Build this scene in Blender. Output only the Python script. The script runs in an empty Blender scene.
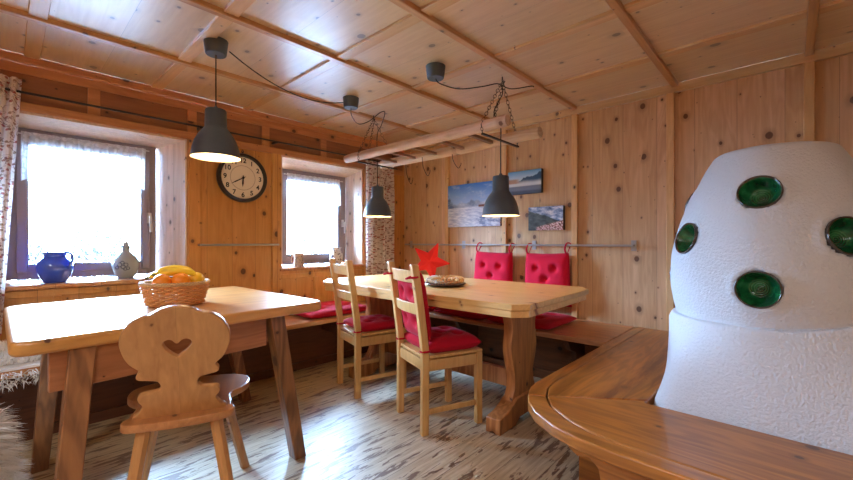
import bpy, bmesh, math, random
from mathutils import Vector, Matrix, noise as mnoise
PI = math.pi
sin, cos = math.sin, math.cos
random.seed(7)
SC = bpy.context.scene
COL = SC.collection

# ------------------------------------------------------------------ nodes
class NT:
    def __init__(s, name):
        s.m = bpy.data.materials.new(name); s.m.use_nodes = True
        s.t = s.m.node_tree; s.t.nodes.clear()
        s.out = s.n('ShaderNodeOutputMaterial')
    def n(s, typ, **kw):
        nd = s.t.nodes.new(typ)
        for k, v in kw.items(): setattr(nd, k, v)
        return nd
    def put(s, sock, v):
        if isinstance(v, bpy.types.NodeSocket): s.t.links.new(v, sock)
        elif v is not None:
            if hasattr(sock, 'default_value'):
                try: sock.default_value = v
                except Exception: sock.default_value = (*v, 1.0)
    def math(s, op, a, b=None, c=None, clamp=False):
        nd = s.n('ShaderNodeMath', operation=op, use_clamp=clamp)
        s.put(nd.inputs[0], a)
        if b is not None: s.put(nd.inputs[1], b)
        if c is not None: s.put(nd.inputs[2], c)
        return nd.outputs[0]
    def add(s, a, b): return s.math('ADD', a, b)
    def mul(s, a, b): return s.math('MULTIPLY', a, b)
    def sub(s, a, b): return s.math('SUBTRACT', a, b)
    def coord(s, kind='Object'):
        sp = s.n('ShaderNodeSeparateXYZ'); tc = s.n('ShaderNodeTexCoord')
        s.t.links.new(tc.outputs[kind], sp.inputs[0]); s.tc = tc.outputs[kind]
        return sp.outputs
    def vec(s, x, y, z=0.0):
        nd = s.n('ShaderNodeCombineXYZ')
        for i, v in enumerate((x, y, z)): s.put(nd.inputs[i], v)
        return nd.outputs[0]
    def noise(s, v, scale=1.0, detail=3.0, rough=.5, dist=0.0):
        nd = s.n('ShaderNodeTexNoise'); s.put(nd.inputs['Vector'], v)
        nd.inputs['Scale'].default_value = scale; nd.inputs['Detail'].default_value = detail
        nd.inputs['Roughness'].default_value = rough; nd.inputs['Distortion'].default_value = dist
        return nd.outputs[0]
    def voro(s, v, scale=1.0, rand=1.0, dim='2D'):
        nd = s.n('ShaderNodeTexVoronoi', voronoi_dimensions=dim); s.put(nd.inputs['Vector'], v)
        nd.inputs['Scale'].default_value = scale; nd.inputs['Randomness'].default_value = rand
        return nd.outputs['Distance'], nd.outputs['Color']
    def white(s, w):
        nd = s.n('ShaderNodeTexWhiteNoise', noise_dimensions='1D'); s.put(nd.inputs['W'], w)
        return nd.outputs['Value']
    def smooth(s, v, a, b, lo=0.0, hi=1.0):
        nd = s.n('ShaderNodeMapRange', interpolation_type='SMOOTHSTEP')
        for i, q in enumerate((v, a, b, lo, hi)): s.put(nd.inputs[i], q)
        return nd.outputs[0]
    def ramp(s, f, stops):
        nd = s.n('ShaderNodeValToRGB'); s.put(nd.inputs[0], f)
        e = nd.color_ramp.elements
        while len(e) < len(stops): e.new(.5)
        for el, (p, c) in zip(e, stops): el.position = p; el.color = (*c, 1)
        return nd.outputs[0]
    def mix(s, f, a, b, mode='MIX'):
        nd = s.n('ShaderNodeMix', data_type='RGBA', blend_type=mode)
        s.put(nd.inputs[0], f)
        for k, v in ((6, a), (7, b)):
            if isinstance(v, bpy.types.NodeSocket): s.t.links.new(v, nd.inputs[k])
            else: nd.inputs[k].default_value = (*v, 1)
        return nd.outputs[2]
    def grey(s, v): return s.vec(v, v, v)
    def bump(s, h, strength=.3, dist=.01):
        nd = s.n('ShaderNodeBump'); s.put(nd.inputs['Height'], h)
        nd.inputs['Strength'].default_value = strength; nd.inputs['Distance'].default_value = dist
        return nd.outputs[0]
    def principled(s, color, rough=.5, metal=0.0, spec=.5, coat=0.0, coat_rough=.1, normal=None, **kw):
        p = s.n('ShaderNodeBsdfPrincipled')
        s.put(p.inputs['Base Color'], color if isinstance(color, bpy.types.NodeSocket) else (*color, 1))
        s.put(p.inputs['Roughness'], rough); s.put(p.inputs['Metallic'], metal)
        s.put(p.inputs['Specular IOR Level'], spec); s.put(p.inputs['Coat Weight'], coat)
        s.put(p.inputs['Coat Roughness'], coat_rough)
        if normal is not None: s.put(p.inputs['Normal'], normal)
        for k, v in kw.items(): s.put(p.inputs[k], v)
        s.p = p; s.t.links.new(p.outputs[0], s.out.inputs[0]); return s.m

def srgb(r, g, b):
    f = lambda c: (c/255/12.92) if c/255 <= .04045 else ((c/255+.055)/1.055)**2.4
    return (f(r), f(g), f(b))

def wood(name, light, dark, g='Z', u='X', plank=.2, knots=5.0, kr=.10, rough=.45, coat=0.0, coat_rough=.15,
         seam=.010, tint=.18, spec=.5, knotcol=(60, 30, 15), grain=1.0, worn=None, off=0.0, seamf=.75):
    t = NT(name); c = dict(zip('XYZ', t.coord()))
    third = [a for a in 'XYZ' if a not in (g, u)][0]
    G, U, V = c[g], t.add(c[u], off), c[third]
    pu = t.math('DIVIDE', U, plank); idx = t.math('FLOOR', pu); fr = t.math('FRACT', pu)
    wn = t.white(idx)
    G2 = t.add(G, t.mul(wn, 9.0))
    gr = t.noise(t.vec(t.mul(G2, 2.2), t.mul(U, 38), t.mul(V, 38)), 1, 4, .6, .6)
    br = t.noise(t.vec(t.mul(G2, 1.0), t.mul(U, 7), t.mul(V, 7)), 1, 3, .5, .4)
    rings = t.math('SINE', t.mul(br, 55))
    f = t.add(t.mul(gr, .55), t.add(t.mul(br, .40), t.mul(rings, .055*grain)))
    mid = tuple((a*.5+b*.5) for a, b in zip(light, dark))
    col = t.ramp(f, [(.26, dark), (.46, mid), (.66, light)])
    tn = t.sub(1.0+tint*.3, t.mul(wn, tint))
    col = t.mix(1.0, col, t.vec(tn, tn, t.mul(tn, tn)), 'MULTIPLY')
    h = t.mul(gr, .25)
    if knots:
        d, kc = t.voro(t.vec(t.mul(G2, .8), t.add(U, t.mul(V, .7)), 0.0), knots)
        ks = t.n('ShaderNodeSeparateColor'); t.t.links.new(kc, ks.inputs[0])
        r = t.add(.012, t.mul(t.math('POWER', ks.outputs[0], 3.0), kr*1.15))
        wob = t.mul(t.noise(t.tc, 60, 2), .03)
        d2 = t.sub(t.add(d, wob), .015)
        km = t.sub(1.0, t.smooth(d2, t.mul(r, .75), t.mul(r, 1.05)))
        halo = t.sub(1.0, t.smooth(d2, r, t.mul(r, 2.6)))
        col = t.mix(t.mul(halo, .45), col, tuple(x*.55 for x in dark))
        col = t.mix(t.mul(km, .88), col, srgb(*knotcol))
    if worn:
        w = t.noise(t.vec(t.mul(G, worn[1]), t.mul(U, worn[2]), t.mul(V, worn[2])), 1, 5, .65)
        col = t.mix(t.smooth(w, .52, .66), col, worn[0])
    if seam:
        sm = t.smooth(t.math('ABSOLUTE', t.sub(fr, .5)), .5-seam, .5-seam*.3)
        col = t.mix(t.mul(sm, seamf), col, tuple(x*.25 for x in dark))
        h = t.sub(h, t.mul(sm, 1.5))
    return t.principled(col, t.add(rough-.08, t.mul(gr, .16)), coat=coat, coat_rough=coat_rough, spec=spec,
                        normal=t.bump(h, .25, .004))

def plain(name, rgb, rough=.5, metal=0.0, coat=0.0, bump=None, **kw):
    t = NT(name); c = srgb(*rgb); t.coord()
    nrm = None
    n1 = t.noise(t.tc, 30, 3)
    col = t.mix(t.mul(n1, .25), c, tuple(x*.82 for x in c))
    if bump: nrm = t.bump(t.noise(t.tc, bump[0], 3, .6), bump[1], bump[2])
    return t.principled(col, rough, metal, coat=coat, normal=nrm, **kw)

M = {}
PINE_L, PINE_D = srgb(226, 170, 122), srgb(188, 124, 78)
M['pine_right'] = wood('pine_wall_right', srgb(218, 180, 138), srgb(188, 144, 104), 'Z', 'X', .23, 6.6, seamf=.45, kr=.11, rough=.5, knotcol=(82, 45, 28), off=.03)
M['pine_left'] = wood('pine_wall_left', srgb(208, 148, 82), srgb(180, 116, 56), 'Z', 'Y', .19, 6.4, .13, .38, knotcol=(70, 32, 15), off=.05)
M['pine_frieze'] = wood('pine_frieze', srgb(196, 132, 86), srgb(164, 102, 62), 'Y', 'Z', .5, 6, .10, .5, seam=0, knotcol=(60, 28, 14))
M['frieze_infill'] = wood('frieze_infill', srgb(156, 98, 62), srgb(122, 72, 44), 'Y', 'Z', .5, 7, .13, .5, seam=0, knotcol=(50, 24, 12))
M['pine_reveal'] = wood('pine_reveal', srgb(236, 206, 180), srgb(206, 168, 138), 'Z', 'X', .14, 7, .10, .5, knotcol=(90, 60, 45))
M['pine_ceiling'] = wood('pine_ceiling', srgb(228, 203, 172), srgb(202, 170, 134), 'X', 'Y', .3175, 6.0, .11, .38, coat=1.0, coat_rough=.33, spec=1.0, seam=.004, knotcol=(52, 30, 24), off=-.115+.3175*5)
M['pine_ceiling'].node_tree.nodes['Principled BSDF'].inputs['Coat IOR'].default_value = 2.1
M['pine_batten'] = wood('pine_batten', srgb(224, 182, 128), srgb(196, 148, 94), 'Z', 'X', .5, 4, .04, .45, seam=0)
M['pine_batten_x'] = wood('pine_batten_x', srgb(222, 182, 134), srgb(196, 152, 104), 'X', 'Y', .5, 4, .04, .4, seam=0, coat=.8, coat_rough=.3)
M['pine_batten_y'] = wood('pine_batten_y', srgb(204, 152, 98), srgb(166, 112, 62), 'Y', 'X', .5, 4, .04, .4, seam=0, coat=.8, coat_rough=.3)
for k_ in ('pine_batten_x', 'pine_batten_y'): M[k_].node_tree.nodes['Principled BSDF'].inputs['Coat IOR'].default_value = 1.9
M['bench_wood'] = wood('bench_wood', srgb(216, 160, 100), srgb(176, 112, 60), 'Y', 'X', .22, 5, .08, .3, coat=.5, coat_rough=.2)
M['bench_wood_x'] = wood('bench_wood_x', srgb(196, 132, 80), srgb(150, 90, 48), 'X', 'Y', .22, 5, .08, .35, coat=.4, coat_rough=.25)
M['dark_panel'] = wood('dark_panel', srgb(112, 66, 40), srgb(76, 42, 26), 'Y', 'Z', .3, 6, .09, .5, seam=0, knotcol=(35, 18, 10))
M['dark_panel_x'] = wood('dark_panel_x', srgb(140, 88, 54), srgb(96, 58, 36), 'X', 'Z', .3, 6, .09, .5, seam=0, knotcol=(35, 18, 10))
M['table_a'] = wood('table_top_square', srgb(220, 164, 94), srgb(190, 128, 64), 'Y', 'X', .25, 5, .035, .38, coat=.4, coat_rough=.2, seam=.003)
M['table_leg'] = wood('table_leg_wood', srgb(160, 108, 64), srgb(104, 66, 38), 'Z', 'X', .5, 5, .10, .4, seam=0, grain=2.4, coat=.2)
M['table_apron'] = wood('table_apron_wood', srgb(186, 124, 80), srgb(142, 88, 54), 'Y', 'Z', .5, 5, .07, .4, seam=0, coat=.2)
M['table_b'] = wood('table_top_long', srgb(232, 190, 122), srgb(202, 152, 86), 'X', 'Y', .26, 4.5, .07, .34, coat=.5, coat_rough=.24, seam=.003, knotcol=(130, 75, 35))
M['trestle'] = wood('trestle_wood', srgb(200, 138, 82), srgb(152, 94, 50), 'Z', 'Y', .5, 5, .08, .38, seam=0, grain=2, coat=.2)
M['chair_pine'] = wood('chair_pine', srgb(222, 176, 114), srgb(192, 142, 80), 'Z', 'X', .5, 3, .04, .42, seam=0, coat=.15)
M['stabelle'] = wood('carved_chair_wood', srgb(200, 148, 92), srgb(166, 114, 64), 'Z', 'X', .17, 4, .045, .36, seam=.002, coat=.35, coat_rough=.2, knotcol=(110, 60, 28), tint=.1)
M['stabelle_seat'] = wood('carved_chair_seat', srgb(196, 136, 80), srgb(156, 98, 54), 'Y', 'X', .5, 4, .04, .36, seam=0, coat=.5, coat_rough=.22)
M['oven_bench'] = wood('oven_bench_wood', srgb(192, 124, 50), srgb(136, 80, 28), 'X', 'Y', .5, 4, .05, .34, coat=.35, coat_rough=.22, seam=0, grain=1.6, worn=(srgb(122, 62, 28), .8, 6), knotcol=(80, 40, 18))
M['oven_bench_y'] = wood('oven_bench_wood_y', srgb(188, 120, 48), srgb(132, 78, 26), 'Y', 'X', .5, 4, .05, .34, coat=.35, coat_rough=.22, seam=0, grain=1.6, worn=(srgb(118, 60, 26), .8, 6), knotcol=(80, 40, 18))
M['log'] = wood('log_wood', srgb(224, 196, 170), srgb(184, 148, 120), 'X', 'Y', .9, 6, .11, .6, seam=0, knotcol=(90, 55, 38))
M['grey_wood'] = wood('rung_wood', srgb(158, 118, 88), srgb(108, 76, 54), 'Y', 'X', .9, 6, .06, .6, seam=0)

# floor: whitewashed boards with brown worn streaks
t = NT('old_whitewashed_floor'); c = t.coord()
pu = t.math('DIVIDE', c[0], .17); idx = t.math('FLOOR', pu); fr = t.math('FRACT', pu); wn = t.white(idx)
G2 = t.add(c[1], t.mul(wn, 5))
gr = t.noise(t.vec(t.mul(c[0], 60), t.mul(G2, 3.5), 0), 1, 4, .65, .3)
st = t.noise(t.vec(t.mul(c[0], 34), t.mul(G2, 5.4), 0), 1, 5, .62, .5)
big = t.noise(t.vec(t.mul(c[0], 2.0), t.mul(c[1], 1.6), 0), 1, 2)
base = t.ramp(gr, [(.3, srgb(174, 155, 126)), (.5, srgb(202, 186, 156)), (.7, srgb(222, 210, 186))])
yel = t.smooth(c[0], -2.2, -3.0)
base = t.mix(t.mul(yel, .6), base, srgb(196, 160, 96))
sm = t.smooth(t.sub(t.add(st, t.mul(big, .26)), t.mul(wn, .03)), .655, .70)
base = t.mix(t.mul(sm, .85), base, srgb(104, 70, 50))
seam = t.smooth(t.math('ABSOLUTE', t.sub(fr, .5)), .482, .497)
base = t.mix(t.mul(seam, .7), base, srgb(84, 60, 44))
M['floor'] = t.principled(base, t.add(.36, t.mul(gr, .2)), coat=.6, coat_rough=.44, normal=t.bump(t.sub(t.mul(gr, .4), t.add(sm, seam)), .3, .004))

# rough plaster
t = NT('white_rough_plaster'); t.coord()
n1 = t.noise(t.tc, 105, 4, .6); n2 = t.noise(t.tc, 4, 3)
pc = t.mix(t.mul(n2, .35), srgb(212, 214, 218), srgb(198, 200, 203))
M['plaster'] = t.principled(pc, .85, spec=.2, normal=t.bump(n1, .8, .009))
M['plain_plaster'] = plain('back_room_plaster', (214, 196, 170), .8)

# green glazed pottery, rings inside
t = NT('green_glaze'); c = t.coord()
rr = t.math('SQRT', t.add(t.mul(c[0], c[0]), t.mul(c[1], c[1])))
rg = t.math('SINE', t.mul(rr, 900)); ins = t.sub(1, t.smooth(rr, .028, .034))
nz = t.noise(t.tc, 25, 3)
gc = t.ramp(t.add(nz, t.mul(t.mul(rg, ins), .12)), [(.35, srgb(8, 56, 32)), (.52, srgb(16, 92, 50)), (.75, srgb(44, 130, 78))])
M['glaze'] = t.principled(gc, .22, coat=.35, coat_rough=.12, normal=t.bump(t.mul(rg, ins), .5, .002))
M['glaze_rim'] = plain('glaze_brown_rim', (52, 44, 36), .2, coat=.8)

def fabric(name, rgb, rough=.9, sheen=.6):
    t = NT(name); t.coord(); c = srgb(*rgb)
    n1 = t.noise(t.tc, 420, 2); n2 = t.noise(t.tc, 9, 2)
    col = t.mix(t.mul(n2, .5), c, tuple(x*.75 for x in c))
    m = t.principled(col, rough, spec=.25, normal=t.bump(n1, .25, .002))
    t.put(t.p.inputs['Sheen Weight'], sheen); t.put(t.p.inputs['Sheen Roughness'], .4)
    t.put(t.p.inputs['Sheen Tint'], (1, .55, .65, 1)); return m
M['red'] = fabric('crimson_cotton', (180, 8, 36), sheen=.12)
M['red_bright'] = fabric('bright_crimson_cotton', (200, 14, 50), sheen=.15)
M['star'] = fabric('red_felt', (226, 44, 40), sheen=.2)

# floral curtain
t = NT('floral_curtain'); c = t.coord()
v2 = t.vec(t.mul(c[1], 1.0), c[2], 0.0)
d, kc = t.voro(v2, 36)
ks = t.n('ShaderNodeSeparateColor'); t.t.links.new(kc, ks.inputs[0])
blot = t.mul(t.sub(1, t.smooth(d, .20, .30)), t.smooth(ks.outputs[0], .25, .3))
vn = t.noise(v2, 17, 3, .5, 1.2)
vine = t.sub(1, t.smooth(t.math('ABSOLUTE', t.sub(vn, .5)), .010, .022))
base = t.mix(t.mul(vine, .75), srgb(238, 228, 222), srgb(140, 96, 78))
base = t.mix(t.mul(blot, .8), base, t.ramp(ks.outputs[1], [(.2, srgb(126, 60, 48)), (.5, srgb(150, 120, 92)), (.8, srgb(176, 60, 56))]))
t.principled(base, .9, spec=.1)
tr = t.n('ShaderNodeBsdfTranslucent'); t.put(tr.inputs[0], base)
mx = t.n('ShaderNodeMixShader'); mx.inputs[0].default_value = .35
t.t.links.new(t.p.outputs[0], mx.inputs[1]); t.t.links.new(tr.outputs[0], mx.inputs[2]); t.t.links.new(mx.outputs[0], t.out.inputs[0])
M['curtain'] = t.m
# lace
t = NT('white_lace'); c = t.coord()
v2 = t.vec(c[1], c[2], 0.0)
d, kc = t.voro(v2, 38)
hole = t.smooth(d, .40, .52)
df = t.n('ShaderNodeBsdfDiffuse'); df.inputs[0].default_value = (.9, .91, .93, 1)
tl = t.n('ShaderNodeBsdfTranslucent'); tl.inputs[0].default_value = (.93, .94, .96, 1)
m1 = t.n('ShaderNodeMixShader'); m1.inputs[0].default_value = .45
t.t.links.new(df.outputs[0], m1.inputs[1]); t.t.links.new(tl.outputs[0], m1.inputs[2])
tp = t.n('ShaderNodeBsdfTransparent'); m2 = t.n('ShaderNodeMixShader')
t.put(m2.inputs[0], t.add(.05, t.mul(hole, .2)))
t.t.links.new(m1.outputs[0], m2.inputs[1]); t.t.links.new(tp.outputs[0], m2.inputs[2]); t.t.links.new(m2.outputs[0], t.out.inputs[0])
M['lace'] = t.m
# window glass
t = NT('window_glass')
tp = t.n('ShaderNodeBsdfTransparent'); tp.inputs[0].default_value = (.97, .985, .98, 1)
gl = t.n('ShaderNodeBsdfGlossy'); gl.inputs['Roughness'].default_value = .02
fz = t.n('ShaderNodeFresnel'); fz.inputs[0].default_value = 1.45
mx = t.n('ShaderNodeMixShader'); t.t.links.new(fz.outputs[0], mx.inputs[0])
t.t.links.new(tp.outputs[0], mx.inputs[1]); t.t.links.new(gl.outputs[0], mx.inputs[2]); t.t.links.new(mx.outputs[0], t.out.inputs[0])
M['glass'] = t.m

M['frame_dark'] = plain('window_frame_paint', (150, 138, 144), .35, coat=.3)
M['frame_light'] = plain('window_sash_edge', (176, 168, 172), .4)
M['white_metal'] = plain('white_handle', (226, 226, 230), .35)
M['steel'] = plain('brushed_steel', (176, 174, 172), .38, .55)
M['iron'] = plain('dark_iron', (62, 54, 50), .45, .7)
M['black_cord'] = plain('black_cord', (22, 20, 20), .5)
M['lamp_grey'] = plain('lamp_dark_grey', (68, 78, 88), .42, 0.0, coat=.2)
M['lamp_in'] = plain('lamp_inside_white', (240, 232, 205), .5)
M['clock_rim'] = plain('clock_rim', (38, 34, 34), .3, coat=.4)
M['clock_face'] = plain('clock_face', (238, 224, 204), .5)
M['clock_ring'] = plain('clock_ring_line', (190, 170, 150), .5)
M['black'] = plain('black_paint', (18, 16, 16), .4)
M['blue_glaze'] = plain('blue_glaze', (48, 84, 204), .12, coat=1.0)
M['grey_glaze'] = plain('grey_stoneware', (158, 166, 176), .25, coat=.6)
M['cobalt'] = plain('cobalt_motif', (34, 44, 84), .3)
M['orange_fruit'] = plain('orange_peel', (246, 148, 34), .38, bump=(220, .4, .002))
M['lemon'] = plain('yellow_fruit_skin', (246, 196, 40), .35)
M['banana'] = plain('banana_skin', (248, 214, 52), .4)
M['stem'] = plain('fruit_stem', (92, 84, 36), .6)
M['wicker'] = plain('wicker_brown', (216, 158, 100), .5, coat=.2)
M['wicker_pale'] = plain('wicker_pale', (206, 176, 134), .6)
M['wicker_white'] = plain('wicker_whitish', (226, 216, 200), .6)
M['dark_dish'] = plain('dark_dish', (74, 54, 46), .4, coat=.3)
M['fur'] = plain('sheep_wool', (250, 248, 244), .9)
M['canvas_edge'] = plain('canvas_edge', (44, 40, 44), .7)
M['gap_backing'] = plain('dark_gap', (26, 18, 12), .9)
M['ground'] = plain('snow_ground', (238, 240, 244), .9)
M['leaf'] = plain('evergreen_leaf', (15, 15, 9), .95)
M['twig'] = plain('twig_bark', (70, 58, 46), .8)
# patterned stoneware
for nm, c1, c2, sc in (('mug_relief', (164, 140, 128), (96, 70, 62), 60), ('floral_pot', (206, 200, 200), (86, 62, 84), 45)):
    t = NT(nm); t.coord(); d, kc = t.voro(t.tc, sc, dim='3D'); n1 = t.noise(t.tc, 50, 3)
    M[nm] = t.principled(t.mix(t.smooth(t.add(d, t.mul(n1, .4)), .45, .6), srgb(*c2), srgb(*c1)), .3, coat=.5, normal=t.bump(d, .5, .004))
t = NT('lamp_bulb'); e = t.n('ShaderNodeEmission'); e.inputs[0].default_value = (1, .72, .36, 1); e.inputs[1].default_value = 14
t.t.links.new(e.outputs[0], t.out.inputs[0]); M['bulb'] = t.m

# ------------------------------------------------------------------ mesh builder
class MB:
    def __init__(s): s.v, s.f, s.mi = [], [], []; s.cur = 0
    def add(s, vs, fs):
        o = len(s.v); s.v += [tuple(v) for v in vs]; s.f += [tuple(i+o for i in f) for f in fs]; s.mi += [s.cur]*len(fs); return s
    def box(s, x0, x1, y0, y1, z0, z1):
        return s.add([(x, y, z) for z in (z0, z1) for x, y in ((x0, y0), (x1, y0), (x1, y1), (x0, y1))],
                     [(3, 2, 1, 0), (4, 5, 6, 7), (0, 1, 5, 4), (1, 2, 6, 5), (2, 3, 7, 6), (3, 0, 4, 7)])
    def hexa(s, bot, top):
        return s.add(list(bot)+list(top), [(3, 2, 1, 0), (4, 5, 6, 7), (0, 1, 5, 4), (1, 2, 6, 5), (2, 3, 7, 6), (3, 0, 4, 7)])
    def beam(s, a, b, w, d, up=(0, 0, 1), w2=None, d2=None):
        a, b = Vector(a), Vector(b); t = (b-a).normalized(); up = Vector(up)
        if abs(t.dot(up)) > .95: up = Vector((0, 1, 0))
        x = t.cross(up).normalized(); y = x.cross(t).normalized()
        w2 = w if w2 is None else w2; d2 = d if d2 is None else d2
        q = lambda p, w, d: [p-x*w/2-y*d/2, p+x*w/2-y*d/2, p+x*w/2+y*d/2, p-x*w/2+y*d/2]
        s.add(q(a, w, d)+q(b, w2, d2), [(3, 2, 1, 0), (4, 5, 6, 7), (0, 1, 5, 4), (1, 2, 6, 5), (2, 3, 7, 6), (3, 0, 4, 7)]); return s
    def leg(s, a, b, w, d, w2=None, d2=None, rz=0):   # horizontal-ended splayed leg
        w2 = w if w2 is None else w2; d2 = d if d2 is None else d2
        def q(p, w, d):
            return [(p[0]+x*cos(rz)-y*sin(rz), p[1]+x*sin(rz)+y*cos(rz), p[2]) for x, y in ((-w/2, -d/2), (w/2, -d/2), (w/2, d/2), (-w/2, d/2))]
        return s.hexa(q(b, w2, d2), q(a, w, d))
    def lathe(s, prof, n=32, cx=0, cy=0, cap=True, fn=None):
        vs, fs = [], []
        for k, (r, z) in enumerate(prof):
            for i in range(n):
                a = 2*PI*i/n; rr = r*(fn(a, z) if fn else 1)
                vs.append((cx+rr*cos(a), cy+rr*sin(a), z))
        for k in range(len(prof)-1):
            for i in range(n):
                j = (i+1) % n; fs.append((k*n+i, k*n+j, (k+1)*n+j, (k+1)*n+i))
        if cap:
            if prof[0][0] > 1e-6: fs.append(tuple(reversed(range(n))))
            if prof[-1][0] > 1e-6: fs.append(tuple(range((len(prof)-1)*n, len(prof)*n)))
        return s.add(vs, fs)
    def tube(s, pts, r, n=8, closed=False, sq=1.0):
        pts = [Vector(p) for p in pts]; m = len(pts); vs, fs = [], []
        rs = r if isinstance(r, (list, tuple)) else [r]*m
        prev = None
        for i, p in enumerate(pts):
            if closed: t = (pts[(i+1) % m]-pts[i-1])
            else: t = pts[min(i+1, m-1)]-pts[max(i-1, 0)]
            t = t.normalized() if t.length > 1e-9 else Vector((0, 0, 1))
            if prev is None:
                up = Vector((0, 0, 1)) if abs(t.z) < .9 else Vector((1, 0, 0)); x = t.cross(up).normalized()
            else:
                x = prev-t*prev.dot(t); x = x.normalized() if x.length > 1e-6 else t.orthogonal().normalized()
            prev = x; y = t.cross(x)
            for k in range(n):
                a = 2*PI*k/n; vs.append(p+(x*cos(a)+y*sin(a)*sq)*rs[i])
        for i in range(m if closed else m-1):
            j = (i+1) % m
            for k in range(n):
                l = (k+1) % n; fs.append((i*n+k, i*n+l, j*n+l, j*n+k))
        if not closed: fs += [tuple(reversed(range(n))), tuple(range((m-1)*n, m*n))]
        return s.add(vs, fs)
    def prism(s, poly, z0, z1):
        n = len(poly)
        if sum(poly[i][0]*poly[(i+1) % n][1]-poly[(i+1) % n][0]*poly[i][1] for i in range(n)) < 0: poly = poly[::-1]
        return s.add([(x, y, z0) for x, y in poly]+[(x, y, z1) for x, y in poly],
                     [tuple(reversed(range(n))), tuple(range(n, 2*n))]+[(i, (i+1) % n, n+(i+1) % n, n+i) for i in range(n)])
    def sphere(s, c, r, n=16, m=10, sz=1.0, fn=None):
        vs, fs = [(c[0], c[1], c[2]-r*sz)], []
        for k in range(1, m):
            ph = -PI/2+PI*k/m
            for i in range(n):
                a = 2*PI*i/n; q = fn(a, ph) if fn else 1
                vs.append((c[0]+r*q*cos(ph)*cos(a), c[1]+r*q*cos(ph)*sin(a), c[2]+r*sz*q*sin(ph)))
        vs.append((c[0], c[1], c[2]+r*sz)); T = len(vs)-1
        for i in range(n):
            j = (i+1) % n; fs.append((0, 1+j, 1+i)); fs.append((T, T-n+i, T-n+j))
            for k in range(m-2): fs.append((1+k*n+i, 1+k*n+j, 1+(k+1)*n+j, 1+(k+1)*n+i))
        return s.add(vs, fs)
    def xf(s, mat, start=0):
        s.v[start:] = [tuple(mat @ Vector(v)) for v in s.v[start:]]; return s
    def build(s, name, mat, parent=None, loc=None, rot=None, bevel=0, bseg=2, smooth=35, kind=None, label=None):
        me = bpy.data.meshes.new(name); me.from_pydata(s.v, [], s.f)
        for m in (mat if isinstance(mat, (list, tuple)) else [mat]): me.materials.append(m)
        if any(s.mi): me.polygons.foreach_set('material_index', s.mi)
        me.update()
        if smooth is not None:
            me.polygons.foreach_set('use_smooth', [True]*len(me.polygons))
            me.set_sharp_from_angle(angle=math.radians(smooth))
        o = bpy.data.objects.new(name, me); COL.objects.link(o)
        if parent: o.parent = parent
        if loc: o.location = loc
        if rot: o.rotation_euler = rot
        if bevel:
            b = o.modifiers.new('bevel', 'BEVEL'); b.width = bevel; b.segments = bseg; b.limit_method = 'ANGLE'; b.angle_limit = .6
        if kind: o['kind'] = kind
        if label: o['label'] = label
        return o

def tag(o, label, cat, group=None, kind=None):
    o['label'] = label; o['category'] = cat
    if group: o['group'] = group
    if kind: o['kind'] = kind
    return o
def thing(name, label, cat, loc=(0, 0, 0), rz=0, group=None):
    o = bpy.data.objects.new(name, None); COL.objects.link(o); o.empty_display_size = .05
    o.location = loc; o.rotation_euler = (0, 0, rz); return tag(o, label, cat, group)
def struct(name, mb, mat, **kw): return mb.build(name, mat, kind='structure', **kw)
def dup(root, loc=None, rz=None, label=None):
    def cp(o, par):
        c = o.copy(); COL.objects.link(c)
        if par: c.parent = par
        for k in list(o.children): cp(k, c)
        return c
    r = cp(root, None)
    if loc: r.location = loc
    if rz is not None: r.rotation_euler = (0, 0, rz)
    if label: r['label'] = label
    return r
def bez(pts, n=8):   # catmull-rom
    P = [Vector(p) for p in pts]; P = [P[0]]+P+[P[-1]]; out = []
    for i in range(1, len(P)-2):
        for k in range(n):
            t = k/n; a, b, c, d = P[i-1:i+3]
            out.append(.5*((2*b)+(c-a)*t+(2*a-5*b+4*c-d)*t*t+(3*b-a-3*c+d)*t**3))
    out.append(P[-2]); return out
def outline(name, outer, holes, depth, bevel=.003, res=1, sm=True):
    """closed smooth outline(s) in local XY extruded along Z by depth, as mesh data"""
    cu = bpy.data.curves.new(name, 'CURVE'); cu.dimensions = '2D'; cu.fill_mode = 'BOTH'
    cu.extrude = depth/2-bevel; cu.bevel_depth = bevel; cu.bevel_resolution = 1
    for pl in [outer]+holes:
        sp = cu.splines.new('POLY'); sp.points.add(len(pl)-1)
        for q, p in zip(sp.points, pl): q.co = (p[0], p[1], 0, 1)
        sp.use_cyclic_u = True
    ob = bpy.data.objects.new('tmp', cu); COL.objects.link(ob)
    dg = bpy.context.evaluated_depsgraph_get(); me = bpy.data.meshes.new_from_object(ob.evaluated_get(dg))
    bpy.data.objects.remove(ob); bpy.data.curves.remove(cu)
    me.polygons.foreach_set('use_smooth', [True]*len(me.polygons)); me.set_sharp_from_angle(angle=.6)
    return me
def closed_cr(pts, n=5):
    P = [Vector((p[0], p[1], 0)) for p in pts]; m = len(P); out = []
    for i in range(m):
        a, b, c, d = P[i-1], P[i], P[(i+1) % m], P[(i+2) % m]
        for k in range(n):
            t = k/n; v = .5*((2*b)+(c-a)*t+(2*a-5*b+4*c-d)*t*t+(3*b-a-3*c+d)*t**3); out.append((v.x, v.y))
    return out
def mesh_obj(name, me, mat, parent=None, matrix=None):
    me.materials.clear(); me.materials.append(mat); me.name = name
    o = bpy.data.objects.new(name, me); COL.objects.link(o)
    if matrix is not None: me.transform(matrix)
    if parent: o.parent = parent
    return o

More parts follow.
